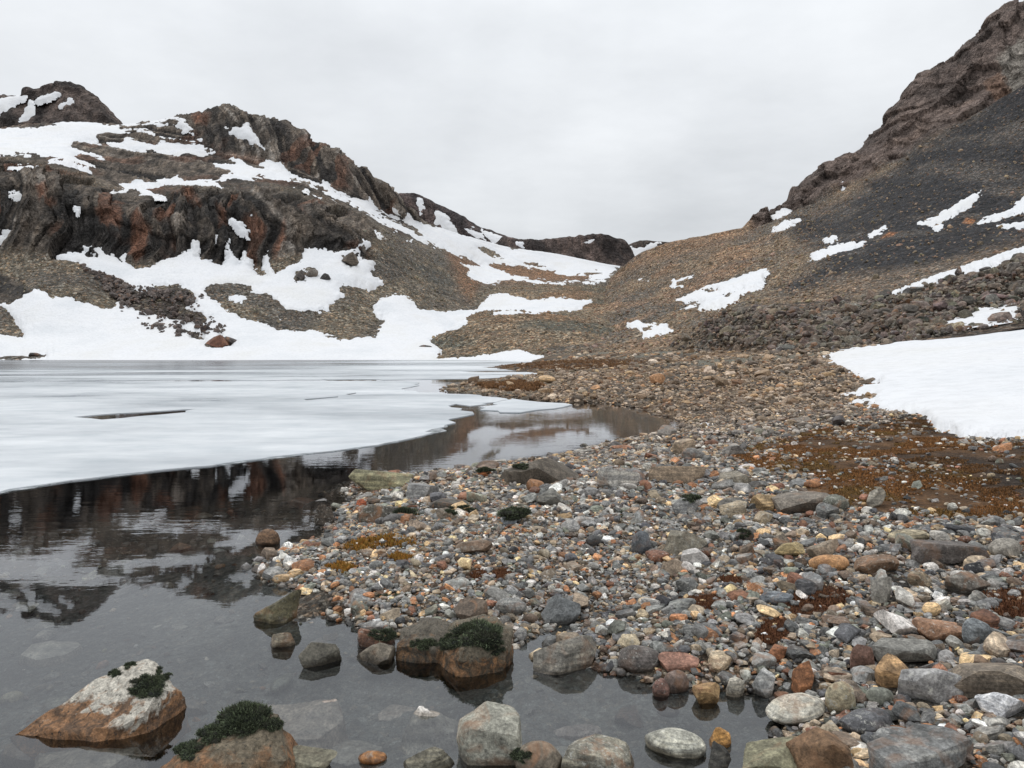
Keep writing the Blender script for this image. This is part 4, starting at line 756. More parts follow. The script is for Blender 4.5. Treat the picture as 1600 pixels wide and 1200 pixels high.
def scatter_obj(name, label, cat, P, rot, scl, var, col, coll, mat):
    me = bpy.data.meshes.new(name); me.vertices.add(len(P)); me.vertices.foreach_set('co', np.ascontiguousarray(P, np.float32).ravel())
    for nm, arr in (('rot', rot), ('scl', scl), ('scol', col)):
        a = me.attributes.new(nm, 'FLOAT_VECTOR', 'POINT'); a.data.foreach_set('vector', np.ascontiguousarray(arr, np.float32).ravel())
    a = me.attributes.new('var', 'INT', 'POINT'); a.data.foreach_set('value', np.ascontiguousarray(var, np.int32))
    o = link(name, me, mat); tag(o, label, cat, kind='stuff')
    ng = bpy.data.node_groups.new(name, 'GeometryNodeTree')
    ng.interface.new_socket('Geometry', in_out='INPUT', socket_type='NodeSocketGeometry'); ng.interface.new_socket('Geometry', in_out='OUTPUT', socket_type='NodeSocketGeometry')
    gi, go = ng.nodes.new('NodeGroupInput'), ng.nodes.new('NodeGroupOutput')
    ci = ng.nodes.new('GeometryNodeCollectionInfo'); ci.inputs['Collection'].default_value = coll; ci.inputs['Separate Children'].default_value = True; ci.inputs['Reset Children'].default_value = True
    ip = ng.nodes.new('GeometryNodeInstanceOnPoints'); ip.inputs['Pick Instance'].default_value = True
    def na(nm, t):
        n = ng.nodes.new('GeometryNodeInputNamedAttribute'); n.data_type = t; n.inputs['Name'].default_value = nm; return n.outputs['Attribute']
    ng.links.new(gi.outputs[0], ip.inputs['Points']); ng.links.new(ci.outputs[0], ip.inputs['Instance'])
    e2r = ng.nodes.new('FunctionNodeEulerToRotation'); ng.links.new(na('rot', 'FLOAT_VECTOR'), e2r.inputs[0]); ng.links.new(e2r.outputs[0], ip.inputs['Rotation'])
    ng.links.new(na('scl', 'FLOAT_VECTOR'), ip.inputs['Scale']); ng.links.new(na('var', 'INT'), ip.inputs['Instance Index'])
    ng.links.new(ip.outputs[0], go.inputs[0])
    md = o.modifiers.new('scatter', 'NODES'); md.node_group = ng
    return o
# palette: display colours, weights, plain words
PAL = [((130, 129, 126), 24, 'grey'), ((106, 106, 105), 20, 'dark grey'), ((154, 151, 145), 14, 'pale grey'), ((206, 200, 192), 9, 'whitish'), ((146, 132, 114), 13, 'tan'), ((172, 154, 130), 8, 'sandy'),
       ((118, 102, 88), 10, 'brown'), ((172, 122, 86), 5.0, 'rust-orange'), ((138, 98, 78), 5, 'reddish-brown'), ((122, 124, 112), 5, 'greenish-grey'), ((82, 82, 84), 7, 'slate-dark'), ((208, 176, 134), 5, 'cream')]
PW = np.array([p[1] for p in PAL], float); PW /= PW.sum(); PC = np.array([S(*p[0]) for p in PAL])
def palette(n, r, warm=None):
    w = PW
    i = r.choice(len(PAL), n, p=w); c = PC[i]*r.uniform(0.45, 1.5, (n, 1))*(1+r.normal(0, 0.012, (n, 3)))
    return i, np.clip(c, 0.01, 0.8)

# ------------------------------------------------------------------ named stones: (x, y of base, width, height in photo pixels, shape, colour, short name, label, yaw, seed)
def hit(px, py):
    """first ground or water point on the sight line through a photo pixel"""
    u = (px-CX)/F; Y = np.exp(np.linspace(math.log(1.3), math.log(150), 700)); z = EYE+(HZ-py)/F*Y
    gz = np.maximum(ground_z(u*Y, Y)[0], 0.0); k = np.argmax(z <= gz); Y0 = Y[k]; return u*Y0, Y0, gz[k]
HERO = [
 (1255, 1132, 100, 46, 'round', (176, 172, 160), 'the lichen-white boulder', 'black-and-white lichened boulder at the corner of the pool', 0.3),
 (1222, 1215, 122, 62, 'block', (122, 118, 96), 'the mottled greenish boulder', 'greenish boulder mottled with ochre at the bottom picture edge', 0.1),
 (1290, 1215, 96, 74, 'block', (112, 88, 66), 'the brown double-humped boulder', 'brown boulder behind the mottled greenish one at the bottom edge', -0.4),
 (1465, 1098, 92, 62, 'block', (146, 144, 142), 'the banded grey boulder', 'big pale grey boulder with curved bands amid the cobbles', -0.3),
 (1402, 1076, 58, 52, 'block', (158, 128, 94), 'the orange-flecked block', 'orange-flecked grey block leaning against the banded boulder', 0.2),
 (1560, 1092, 140, 62, 'slab', (116, 106, 94), 'the long brown-grey slab', 'long brown-grey slab lying at the edge of the picture', -0.25),
 (1582, 1126, 72, 46, 'angular', (190, 190, 192), 'the white speckled rock', 'white speckled rock below the long brown-grey slab', 0.1),
 (1362, 1146, 84, 38, 'round', (92, 92, 94), 'the black-grey loaf stone', 'long black-grey loaf-shaped stone with a rusty end', 0.2),
 (1412, 1180, 74, 42, 'round', (126, 126, 124), 'the grey egg stone', 'grey egg-shaped stone with white flecks near the bottom', 0.1),
 (1462, 1226, 170, 46, 'slab', (112, 112, 110), 'the broad grey slab', 'broad grey slab cut by the bottom picture edge', 0.0),
 (1420, 1042, 96, 38, 'slab', (118, 116, 110), 'the flat grey slab', 'flat grey slab resting behind the orange-flecked block', -0.2),
 (1488, 880, 108, 42, 'slab', (94, 88, 84), 'the big dark flagstone', 'big dark flat flagstone at the edge of the red turf', -0.15),
 (1378, 900, 68, 30, 'block', (122, 98, 78), 'the brown loaf block', 'brown loaf-shaped block among grey cobbles', 0.1),
 (1004, 866, 32, 34, 'round', (92, 95, 98), 'the round slate stone', 'smooth round slate-grey stone standing in gravel', 0.0),
 (1076, 866, 76, 36, 'angular', (120, 114, 100), 'the grey wedge rock', 'triangular grey-green wedge rock right of the round slate stone', 0.1),
 (1060, 756, 86, 22, 'slab', (126, 110, 92), 'the low brown slab', 'low brown slab in the middle of the beach', 0.1),
 (1152, 758, 52, 20, 'slab', (128, 120, 106), 'the tan flat stone', 'tan flat stone beside the turf edge', -0.1),
 (842, 756, 124, 26, 'slab', (96, 88, 78), 'the long dark shore slab', 'long dark slab at the inlet shore topped with moss', -0.12),
 (592, 766, 98, 26, 'slab', (122, 118, 94), 'the mossy tan shore slab', 'mossy tan slab half in the water at the beach tip', 0.15),
 (505, 824, 32, 34, 'angular', (74, 66, 58), 'the pointed dark rock', 'pointed dark rock standing in water off the beach tip', 0.0),
 (415, 853, 36, 26, 'round', (106, 84, 66), 'the lone brown rock', 'lone rounded brown rock in the water off the beach', 0.0),
 (885, 1052, 104, 62, 'angular', (112, 108, 100), 'the grey hump rock', 'grey hump-backed rock at the pool edge', 0.2),
 (1002, 1054, 68, 44, 'round', (98, 92, 88), 'the dark round boulder', 'dark rounded boulder right of the grey hump rock', 0.0),
 (1062, 1048, 64, 28, 'slab', (142, 106, 90), 'the red flat stone', 'reddish flat stone beside the dark rounded boulder', -0.2),
 (872, 974, 70, 42, 'angular', (98, 100, 100), 'the grey shore wedge', 'smooth grey wedge-shaped stone above the small inlet of the pool', 0.35),
 (497, 1042, 64, 40, 'angular', (96, 92, 82), 'the dark pool wedge', 'dark wedge-shaped stone sitting in the pool', 0.3),
 (582, 1037, 56, 34, 'angular', (106, 98, 86), 'the flat olive stone', 'flat olive-grey stone at the pool edge beside the mossy boulder', -0.2),
 (585, 1012, 58, 30, 'slab', (112, 82, 66), 'the brown mossy slab', 'brown slab with a mossy top left of the mossy boulder', -0.3),
 (438, 1012, 40, 26, 'angular', (120, 112, 98), 'the pale pool chip', 'pale angular stone below the tilted slab', 0.2),
 (1060, 1182, 92, 44, 'round', (164, 162, 150), 'the long pale pool boulder', 'long pale lichened boulder lying in the shallow pool', -0.35),
 (1126, 1168, 44, 34, 'angular', (168, 126, 74), 'the bright ochre stone', 'bright ochre stone in the pool beside the pale boulder', 0.4),
 (1126, 1208, 34, 46, 'angular', (76, 74, 70), 'the dark upright chip', 'dark upright chip of rock in front of the ochre stone', 0.2),
 (1261, 1082, 44, 46, 'angular', (142, 98, 68), 'the brown cube stone', 'rusty brown cube-like stone upright among cobbles', 0.5),
 (1218, 1034, 36, 24, 'block', (150, 104, 76), 'the red-orange block', 'red-orange block stone beside the wet moss', 0.1),
 (1108, 1102, 42, 34, 'angular', (170, 140, 100), 'the ochre-white stone', 'ochre and white stone at the pool waterline', 0.2),
 (1034, 1092, 26, 28, 'round', (106, 82, 74), 'the dark red pebble', 'dark red rounded stone standing in the pool edge', 0.0),
 (1058, 1084, 42, 36, 'round', (112, 98, 90), 'the brown waterline cobble', 'brown rounded cobble at the pool waterline', 0.2),
 (1150, 1090, 28, 32, 'block', (170, 164, 152), 'the pale-topped cube', 'small pale-topped cube stone at the pool waterline', 0.1),
 (1196, 1092, 34, 42, 'angular', (150, 150, 148), 'the light grey tooth', 'light grey tooth-shaped stone at the pool corner', 0.0),
 (580, 1196, 44, 22, 'round', (168, 116, 66), 'the small orange pool rock', 'small orange rock breaking the pool surface near the bottom', 0.0),
 (668, 1212, 76, 52, 'angular', (104, 100, 88), 'the dark olive peak', 'dark olive peaked rock at the bottom edge of the pool', 0.2),
 (842, 1212, 74, 54, 'round', (122, 112, 98), 'the tan rock with moss', 'tan rounded rock with a moss tuft right of the grey block', 0.0),
 (476, 1212, 92, 44, 'slab', (112, 108, 92), 'the low olive rock', 'low olive-grey rock beside the moss-topped boulder', -0.3),
 (940, 1215, 120, 22, 'slab', (128, 124, 112), 'the low tan slab', 'low tan slab in the pool at the bottom edge', 0.0),
 (1382, 945, 36, 42, 'block', (128, 124, 116), 'the upright grey block', 'upright grey block standing below the brown loaf block', 0.1),
 (1532, 1010, 44, 40, 'round', (112, 116, 118), 'the blue-grey cobble', 'blue-grey rounded cobble near the picture edge', 0.0),
 (1478, 1000, 72, 30, 'slab', (150, 116, 92), 'the pinkish slab', 'pinkish elongated slab among cobbles', -0.1),
 (1352, 1050, 42, 42, 'angular', (128, 100, 88), 'the purple-brown stone', 'purple-brown angular stone left of the orange-flecked block', 0.3),
 (1330, 1100, 48, 34, 'angular', (120, 108, 96), 'the grey-brown pyramid', 'grey-brown pyramid stone above the black-grey loaf', 0.0),
 (1318, 1112, 46, 46, 'round', (158, 148, 124), 'the cream mottled cobble', 'cream mottled cobble left of the black-grey loaf', 0.0),
 (1218, 945, 50, 22, 'round', (98, 102, 106), 'the flat blue-grey cobble', 'flat blue-grey oval cobble beside the dark moss', 0.0),
 (1290, 878, 44, 36, 'angular', (134, 122, 106), 'the tan pyramid', 'tan pyramid stone on the upper beach', 0.2),
 (1238, 872, 46, 26, 'block', (164, 146, 108), 'the sandy block', 'sandy yellow block on the upper beach', -0.1),
 (1300, 892, 58, 26, 'round', (182, 138, 96), 'the peach cobble', 'peach-orange cobble behind the brown loaf block', 0.0),
 (1372, 792, 32, 30, 'angular', (146, 140, 128), 'the grey tilted stone', 'tilted pale grey stone on the turf edge', 0.3),
 (1310, 798, 40, 26, 'round', (108, 108, 98), 'the turf-edge cobble', 'greenish-grey cobble where turf meets stones', 0.0),
 (1262, 800, 92, 30, 'slab', (118, 110, 100), 'the grey turf-edge slab', 'long grey slab beside the orange turf', -0.12),
 (1150, 800, 48, 22, 'angular', (110, 106, 100), 'the low grey stone', 'low grey angular stone among the mid-beach cobbles', 0.1),
 (860, 792, 40, 28, 'angular', (112, 110, 104), 'the mid-beach grey stone', 'grey angular stone behind the moss tufts', 0.1),
 (700, 802, 60, 22, 'slab', (76, 72, 66), 'the dark mossy ledge', 'dark mossy ledge stone on the beach tip', -0.1),
 (600, 815, 90, 26, 'slab', (84, 80, 72), 'the dark beach-tip ledge', 'dark flat ledge near the water at the beach tip', 0.1),
 (797, 822, 26, 22, 'angular', (150, 156, 162), 'the pale blue-grey tooth', 'pale blue-grey tooth stone in front of the moss tufts', 0.0),
 (757, 746, 20, 14, 'round', (172, 108, 70), 'the orange shore cobble', 'orange cobble at the inlet shore left of the long dark slab', 0.0),
 (564, 794, 16, 14, 'round', (168, 96, 68), 'the red-orange tip cobble', 'red-orange cobble at the beach tip near the water', 0.0),
 (200, 1242, 40, 12, 'slab', (90, 80, 70), 'the sunken dark slab', 'dark slab barely awash at the bottom edge of the pool', 0.0),
 (1428, 850, 60, 24, 'round', (150, 140, 118), 'the speckled white cobble', 'cream-white cobble behind the big dark flagstone', 0.0),
 (1580, 870, 50, 30, 'round', (146, 140, 130), 'the whitish edge boulder', 'whitish rounded boulder right of the big dark flagstone', 0.0),
 (1440, 918, 50, 30, 'angular', (122, 110, 92), 'the brown prism', 'brown prism stone in front of the big dark flagstone', 0.4),
 (1520, 930, 62, 40, 'angular', (108, 102, 94), 'the grey-brown wedge', 'grey-brown wedge stone below the dark flagstone at the edge', -0.3),
 (1360, 935, 0, 0, None, None, None, None, 0),
]
heroes = []       # (short name, px, py)
footprints = []   # (x, y, radius)
def place_stone(mesh, loc, scl, yaw, tilt, color, label, group=None, name='stone'):
    o = link(name, mesh); o.location = loc; o.scale = scl; o.rotation_euler = (tilt[0], tilt[1], yaw)
    o['scol'] = [float(v) for v in color]
    return tag(o, label, 'stone', group)
G_ST = 'larger stones lying on the beach and in the pool'
for k, (px, py, w, h, kind, colr, short, label, yaw) in enumerate(HERO):
    if not kind: continue
    X, Y, Z = hit(px, py); m = Y/F; W = w*m; D = W*(0.62 if kind != 'slab' else 0.55)
    ph = (py-HZ)/F
    H = max(0.28*W, (h*m-0.75*D*ph)/math.cos(math.atan(ph)))
    emb = 0.35 if Z > 0.01 else 0.55
    Hs = H*(1+emb)
    me = rock_mesh('stone', 3000+k, kind, 4 if w > 60 else 3, M_STONE)
    place_stone(me, (X, Y+D*0.42, Z+H/2-H*emb/2), (W*1.05, D*1.1, Hs*1.05), yaw, (random.uniform(-.08, .08), random.uniform(-.1, .1)), S(*colr), label, G_ST)
    heroes.append((short, px, py)); footprints.append((X, Y+D*0.42, W*0.5))

# boulders with a drawn outline: points are (across, away, up) in photo pixels at the boulder's own distance
def hull_rock(label, short, px, py, pts, color, seed, cuts=5, nz=0.03, z=None):
    X, Y, Z = hit(px, py); m = Y/F; Z = 0.0 if z is None else z
    bm = bmesh.new()
    for p in pts: bm.verts.new((p[0]*m, p[1]*m, p[2]*m))
    bmesh.ops.convex_hull(bm, input=bm.verts[:]); 
    for v in [v for v in bm.verts if not v.link_faces]: bm.verts.remove(v)
    bmesh.ops.triangulate(bm, faces=bm.faces[:])
    for _ in range(4):
        bmesh.ops.subdivide_edges(bm, edges=bm.edges[:], cuts=1, use_grid_fill=True, smooth=0.0)
        if _ in (1, 2): bmesh.ops.smooth_vert(bm, verts=bm.verts[:], factor=0.14, use_axis_x=True, use_axis_y=True, use_axis_z=True)
    bm.normal_update()
    co = np.array([v.co[:] for v in bm.verts]); nr = np.array([v.normal[:] for v in bm.verts]); sz = np.ptp(co, axis=0).max()
    q = co/sz*3.2+seed; a = nz*sz*fbm(q[:, 0], q[:, 1], q[:, 2], 4, seed); q = co/sz*np.array([3, 3, 9.])+seed; a += nz*0.7*sz*(ridged(q[:, 0], q[:, 1], q[:, 2], 3, seed+3)-0.6)
    co += nr*a[:, None]
    for v, c in zip(bm.verts, co): v.co = c
    me = bpy.data.meshes.new('stone'); bm.to_mesh(me); bm.free()
    for p in me.polygons: p.use_smooth = True
    me.set_sharp_from_angle(angle=math.radians(35)); me.materials.append(M_STONE)
    o = link('boulder', me); o.location = (X, Y, Z); o['scol'] = [float(v) for v in S(*color)]
    tag(o, label, 'boulder'); heroes.append((short, px, py)); footprints.append((X, Y+60*m, 90*m)); return o, m
ROCK_A, mA = hull_rock('pointed rust-orange and white boulder with moss tufts in the pool', 'the pointed orange boulder', 128, 1158, [(-128, 6, 0), (-126, 20, -20), (-60, -12, -45), (60, -14, -45), (112, 30, -45), (124, 120, -45), (60, 190, -45), (-20, 160, -45), (-95, 14, 10), (-58, 40, 26), (-10, 66, 46), (0, -2, 18), (60, -4, 22), (92, 10, 32), (96, 50, 54), (44, 120, 80), (18, 118, 80), (-8, 100, 62), (112, 90, 40), (116, 108, 16)], (172, 132, 92), 41, nz=0.045)
ROCK_B, mB = hull_rock('brown boulder crowned with dark moss at the bottom edge', 'the moss-topped boulder', 345, 1240, [(-130, 0, -50), (-60, -40, -50), (60, -40, -50), (115, 20, -50), (100, 150, -50), (-40, 160, -50), (-120, 40, 12), (-40, -10, 50), (40, -14, 56), (96, 20, 40), (70, 80, 92), (20, 90, 100), (-20, 80, 80), (-80, 60, 34)], (120, 96, 68), 43, nz=0.04)
ROCK_C, mC = hull_rock('square grey granite block standing in the pool', 'the square grey block', 764, 1196, [(-42, 30, -50), (-30, -8, -50), (44, -4, -50), (52, 40, -50), (0, 90, -50), (-54, 34, 24), (-50, 54, 46), (-28, -2, 56), (-34, -4, 10), (44, -2, 46), (50, 34, 60), (-6, 62, 72), (36, 66, 62), (52, 10, 10)], (146, 144, 132), 47, nz=0.02)
ROCK_D, mD = hull_rock('left half of the big mossy boulder at the pool edge', 'the left mossy boulder', 668, 1036, [(-56, 20, -30), (-40, -6, -30), (50, -6, -30), (60, 60, -30), (-30, 90, -30), (-50, 10, 18), (-46, 50, 36), (-10, -4, 26), (40, -4, 22), (50, 40, 44), (-4, 60, 50)], (104, 92, 74), 53, nz=0.05)
ROCK_E, mE = hull_rock('right half of the big mossy boulder with rusty faces in the pool', 'the rusty mossy boulder', 740, 1060, [(-70, 50, -30), (-20, -8, -30), (50, 6, -30), (64, 70, -30), (0, 130, -30), (-60, 60, 20), (-30, 0, 6), (-16, 4, 40), (10, 20, 52), (50, 30, 30), (62, 70, 50), (10, 110, 62), (-50, 100, 50), (34, 100, 62)], (116, 100, 78), 57, nz=0.05)
ROCK_F, mF = hull_rock('olive-brown slab tilted on end at the water edge', 'the tilted slab', 430, 976, [(-42, 20, 2), (-30, 6, -20), (6, -6, -20), (24, 20, -20), (-38, 16, 10), (-6, 0, 4), (0, 6, 30), (24, 22, 44), (30, 30, 46), (30, 44, 40), (10, 40, 20), (20, 8, 10)], (98, 92, 70), 61, nz=0.035)
ROCK_G, mG = hull_rock('big pale submerged slab showing through the pool water', 'the submerged pale slab', 415, 1140, [(-110, 30, -60), (-60, -10, -60), (90, 0, -60), (120, 60, -60), (60, 150, -60), (-70, 140, -60), (-100, 40, -24), (-40, 0, -22), (80, 10, -20), (108, 60, -16), (70, 110, -2), (90, 104, 3), (-60, 110, -14)], (245, 232, 222), 67, nz=0.03)
ROCK_H, mH = hull_rock('white submerged rock whose dark top breaks the pool surface', 'the half-sunk white rock', 668, 1132, [(-50, 20, -60), (-30, -10, -60), (50, -4, -60), (60, 50, -60), (-30, 80, -60), (-40, 20, -20), (40, 10, -18), (-18, 40, 8), (-6, 30, 7), (6, 26, 4), (44, 50, -18)], (245, 240, 232), 71, nz=0.05)

for q, (px, py, w, dp, top, c, lab) in enumerate([(110, 1185, 190, 120, -8, (168, 160, 150), 'flat submerged slab at the bottom corner of the pool'), (640, 1090, 150, 60, -30, (190, 178, 170), 'pinkish submerged slab behind the half-sunk white rock'), (540, 1150, 120, 90, -40, (176, 172, 166), 'dim submerged slab left of the half-sunk white rock'), (905, 1120, 100, 30, -20, (196, 180, 176), 'thin pale submerged slab right of the grey block'), (870, 1160, 90, 40, -16, (170, 168, 160), 'rounded submerged stone right of the square grey block'),
     (150, 1075, 90, 80, -36, (160, 154, 146), 'submerged stone behind the pointed orange boulder'), (60, 990, 110, 80, -30, (164, 160, 154), 'broad submerged stone at the left picture edge'), (330, 1010, 130, 80, -30, (172, 166, 160), 'submerged flat stone in the open pool'), (250, 960, 90, 60, -26, (160, 158, 152), 'submerged stone midway across the pool'), (960, 1170, 70, 40, -10, (184, 172, 164), 'rose-grey submerged stone near the long pale boulder')]):
    hw = w/2; r_ = random.Random(q)
    ring = [(hw*math.cos(a)*r_.uniform(.8, 1.1), dp*(.5+.55*math.sin(a))*r_.uniform(.85, 1.1)) for a in [k*math.pi/4+r_.uniform(-.25, .25) for k in range(8)]]
    c = tuple(min(245, v+48) for v in c); hull_rock(lab, 'the sunken slab', px, py, [(x_, y_, top-45) for x_, y_ in ring]+[(x_*.85, y_*.9, top-r_.uniform(4, 14)) for x_, y_ in ring]+[(0, dp*.5, top)], c, 300+q, nz=0.03); heroes.pop()
def patchy_mat(name, lo, hi, third, zsplit, wob):
    """boulder with rusty lower faces and pale upper faces, divided by an uneven weathering line"""
    m, nt, b, out = new_mat(name); tc = N(nt, 'ShaderNodeTexCoord'); pos = tc.outputs['Object']
    def noise(s_, d_=6.0, r_=0.65, w_=0.5):
        n = N(nt, 'ShaderNodeTexNoise', i_Scale=s_, i_Detail=d_, i_Roughness=r_, i_Distortion=w_); L(nt, pos, n.inputs['Vector']); return n.outputs[0]
    sp = N(nt, 'ShaderNodeSeparateXYZ'); L(nt, pos, sp.inputs[0]); n1, n2, n3, n4 = noise(9), noise(34), noise(110, 4), noise(16, 5, 0.6, 1.2)
    t = math_n(nt, 'ADD', math_n(nt, 'SUBTRACT', sp.outputs[2], zsplit), math_n(nt, 'MULTIPLY', math_n(nt, 'SUBTRACT', n1, 0.5), wob))
    t = math_n(nt, 'ADD', t, math_n(nt, 'MULTIPLY', sp.outputs[0], 0.10))
    f = ramp(nt, t, [(0.0, (0,)*3), (0.035, (1,)*3)])
    lowc = mixc(nt, ramp(nt, n4, [(0.42, (0,)*3), (0.58, (1,)*3)]), tuple(lo), tuple(third)); hic = mixc(nt, ramp(nt, n4, [(0.55, (0,)*3), (0.68, (0.8,)*3)]), tuple(hi), tuple(third))
    c = mixc(nt, f, lowc, hic)
    c = mixc(nt, 1.0, c, ramp(nt, n2, [(0.3, (0.45,)*3), (0.5, (1,)*3), (0.7, (1.5,)*3)]), 'MULTIPLY'); c = mixc(nt, 1.0, c, ramp(nt, n3, [(0.3, (0.6,)*3), (0.5, (1,)*3), (0.7, (1.4,)*3)]), 'MULTIPLY')
    c = mixc(nt, ramp(nt, noise(60, 4), [(0.60, (0,)*3), (0.66, (0.85,)*3)]), c, (0.04, 0.04, 0.038))
    L(nt, c, b.inputs['Base Color']); b.inputs['Roughness'].default_value = 0.7
    nb1 = bump(nt, None, n2, 0.018, 0.8); bump(nt, b, n3, 0.006, 0.7, nb1); return m
for rk, a in ((ROCK_A, ('rusty_quartz', S(98, 78, 62), S(184, 178, 166), S(144, 108, 78), 0.085, 0.42)), (ROCK_B, ('brown_boulder', S(116, 94, 72), S(112, 102, 86), S(132, 98, 70), 0.10, 0.2)), (ROCK_D, ('mossy_boulder', S(66, 60, 52), S(96, 90, 80), S(108, 84, 62), 0.05, 0.3)), (ROCK_E, ('rusty_boulder', S(74, 64, 52), S(106, 98, 84), S(126, 94, 66), 0.05, 0.35))):
    rk.data.materials.clear(); rk.data.materials.append(patchy_mat(*a))
# ------------------------------------------------------------------ loose stones of the beach
FP = np.array(footprints)
def zone(px, py, Y, s):
    """how coarse the beach is here, 0 fine gravel .. 1 cobbles"""
    c = sstep(900, 1150, px+60*fbm(px/120, py/60, px*0, 2, 601))*sstep(780, 850, py)
    c = np.maximum(c, 0.75*sstep(-20, 25, sdf_box([(560, 790), (700, 745), (900, 735), (1100, 720), (1280, 770), (1420, 800), (1420, 860), (1000, 865), (830, 815), (640, 835)], px, py, 60)))
    c = np.maximum(c, 0.55*sstep(930, 1000, py)); c = np.maximum(c, 0.8*(1-sstep(0.1, 0.35, np.abs(s)))*(1-sstep(6, 12, Y)))
    c = np.maximum(c, 0.5*sstep(14, 22, Y))
    return np.clip(c+0.25*fbm(px/50, py/25, px*0, 3, 603), 0, 1)
cls = [(0.62, 120, .008, .012), (0.42, 110, .012, .03), (0.28, 90, .015, .045), (0.19, 62, .02, .11), (0.125, 42, .05, .22), (0.085, 30, .15, .36), (0.056, 18, .45, .55), (0.037, 11, .6, .6), (0.025, 7.2, .7, .55)]
st = {k: [] for k in ('P', 'rot', 'scl', 'var', 'col', 'ci', 'd')}
gr = np.random.default_rng(77)
for d, ymax, pf, pc in cls:
    g = d*1.0; xs = np.arange(-0.8*ymax-1.2, 0.8*ymax+2.0, g); ys = np.arange(1.4, ymax, g)
    if len(xs)*len(ys) > 1500000: xs = xs[xs > -0.6*ymax]
    X, Y = np.meshgrid(xs, ys); X = X.ravel(); Y = Y.ravel()
    k = (X > -0.72*Y-1.2) & (X < 0.74*Y+2.0); X, Y = X[k], Y[k]
    X = X+gr.uniform(-.42, .42, len(X))*g; Y = Y+gr.uniform(-.42, .42, len(Y))*g
    k = gr.random(len(X)) < max(pf, pc)*1.05+0.02; X, Y = X[k], Y[k]
    Z, s = ground_z(X, Y); px, py = proj(np.stack([X, Y, Z], -1))
    zc = zone(px, py, Y, s); p = (pf+(pc-pf)*zc)/(max(pf, pc)*1.05+0.02)
    tw = np.zeros_like(px)
    for q in TURF: tw = np.maximum(tw, sstep(-9, 7, sdf_box(q, px, py, 20)+8*fbm(X/0.9, Y/1.4, X*0, 3, 551)))
    for q in MOSS: tw = np.maximum(tw, 0.9*sstep(-3, 2, sdf_box(q, px, py, 20)))
    p = p*(1-np.clip(0.95*tw-0.30*sstep(0.0, 0.5, fbm(X*1.3, Y*0.9, X*0, 3, 611)), 0, 1))
    sn = np.full_like(px, -99.)
    for q in S_SHORE:
        for a in q['add']: sn = np.maximum(sn, sdf_box(a, px, py, 14))
    p = p*(1-sstep(-1, 6, sn))
    under = s < -0.02
    if d > 0.4: p = np.where(Y < 24, 0, p)
    if d > 0.25: p = np.where(Y < 6.5, 0, p)
    if d > 0.15: p = np.where(Y < 4.6, p*0.45, p)
    p = np.where(under, np.where((Y < 9) & (s < -0.02), (0.34 if 0.1 < d < 0.3 else 0.08 if d > .3 and d < .5 else 0.03 if d < .1 else 0), p*sstep(-0.6, -0.0, s)*0.6), p)
    keep = gr.random(len(X)) < p
    for fx, fy, fr in FP: keep &= (X-fx)**2+(Y-fy)**2 > (fr*0.75+0.4*d)**2
    keep &= ~((Z < -0.35) & (Y > 12))
    X, Y, Z = X[keep], Y[keep], Z[keep]; n = len(X)
    dd = d*np.exp(np.clip(gr.normal(0, 0.20, n), -.5, .28)); ci, col = palette(n, gr)
    wm = 0.6*sstep(6, 20, Y)[:, None]; col = col*(1-wm)+wm*(S(142, 116, 88)*np.clip(col.mean(1, keepdims=True)/0.2, .45, 1.8))
    col = np.where((Z < -0.05)[:, None] & (Y < 8)[:, None], np.clip(col*1.2+0.12, 0, .75), col)
    var = gr.integers(0, len(VAR), n)
    flat = gr.uniform(0.42, 0.85, n); scl = np.stack([dd*gr.uniform(.95, 1.35, n), dd*gr.uniform(.7, 1.0, n), dd*flat], -1)
    zz = Z+scl[:, 2]*gr.uniform(-0.05, 0.42, n)
    zz = np.where(Z < -0.02, np.minimum(zz, np.where(Y < 9, -0.02-scl[:, 2]*0.5, zz)), zz)
    st['P'].append(np.stack([X, Y, zz], -1)); st['scl'].append(scl); st['var'].append(var); st['col'].append(col); st['ci'].append(ci); st['d'].append(dd)
    tl = .30 if d < .1 else .17
    st['rot'].append(np.stack([gr.normal(0, tl, n), gr.normal(0, tl, n), gr.uniform(0, 6.283, n)], -1))
st = {k: np.concatenate(v) for k, v in st.items()}
# the ones that show largest become things of their own
Pq = st['P']; pxq, pyq = proj(Pq); app = st['d']/Pq[:, 1]
vis = (pxq > 6) & (pxq < 1594) & (pyq > 600) & (pyq < 1190) & (Pq[:, 2] > -0.01)
order = np.argsort(-np.where(vis, app, -1)); NI = 300-len(heroes); big = order[:NI]; rest = np.ones(len(Pq), bool); rest[big] = False
hp = np.array([(h[1], h[2]) for h in heroes], float); used = {}
SHAPE = {'round': 'rounded cobble', 'angular': 'angular stone', 'slab': 'flat stone', 'block': 'blocky stone'}
def describe(i):
    c = PAL[st['ci'][i]][2]; sh = SHAPE[KINDS[st['var'][i]]]; a = app[i]*F
    dx, dy = pxq[i]-hp[:, 0], (pyq[i]-hp[:, 1])*1.6; near = np.argsort(dx*dx+dy*dy)
    for size in ('', 'small ' if a < 34 else 'fist-like ' if a < 44 else 'larger '):
        for j in near[:5]:
            ex, ey = dx[j], dy[j]; r = math.hypot(ex, ey)
            if abs(ex) > abs(ey)*1.8: rel = 'right of' if ex > 0 else 'left of'
            elif abs(ey) > abs(ex)*1.8: rel = 'in front of' if ey > 0 else 'behind'
            else: rel = ('in front and ' if ey > 0 else 'behind and ')+('right of' if ex > 0 else 'left of')
            q = 'touching-close ' if r < 45 else 'just ' if r < 110 else 'well '
            q = {'touching-close ': 'close ', 'just ': '', 'well ': 'well '}[q]
            if q == 'close ' : q = 'directly '
            t = '%s%s %s %s%s %s' % (size, c, sh, q, rel, heroes[j][0])
            if t not in used: used[t] = 1; return t
    used[t] = used[t]+1; return t
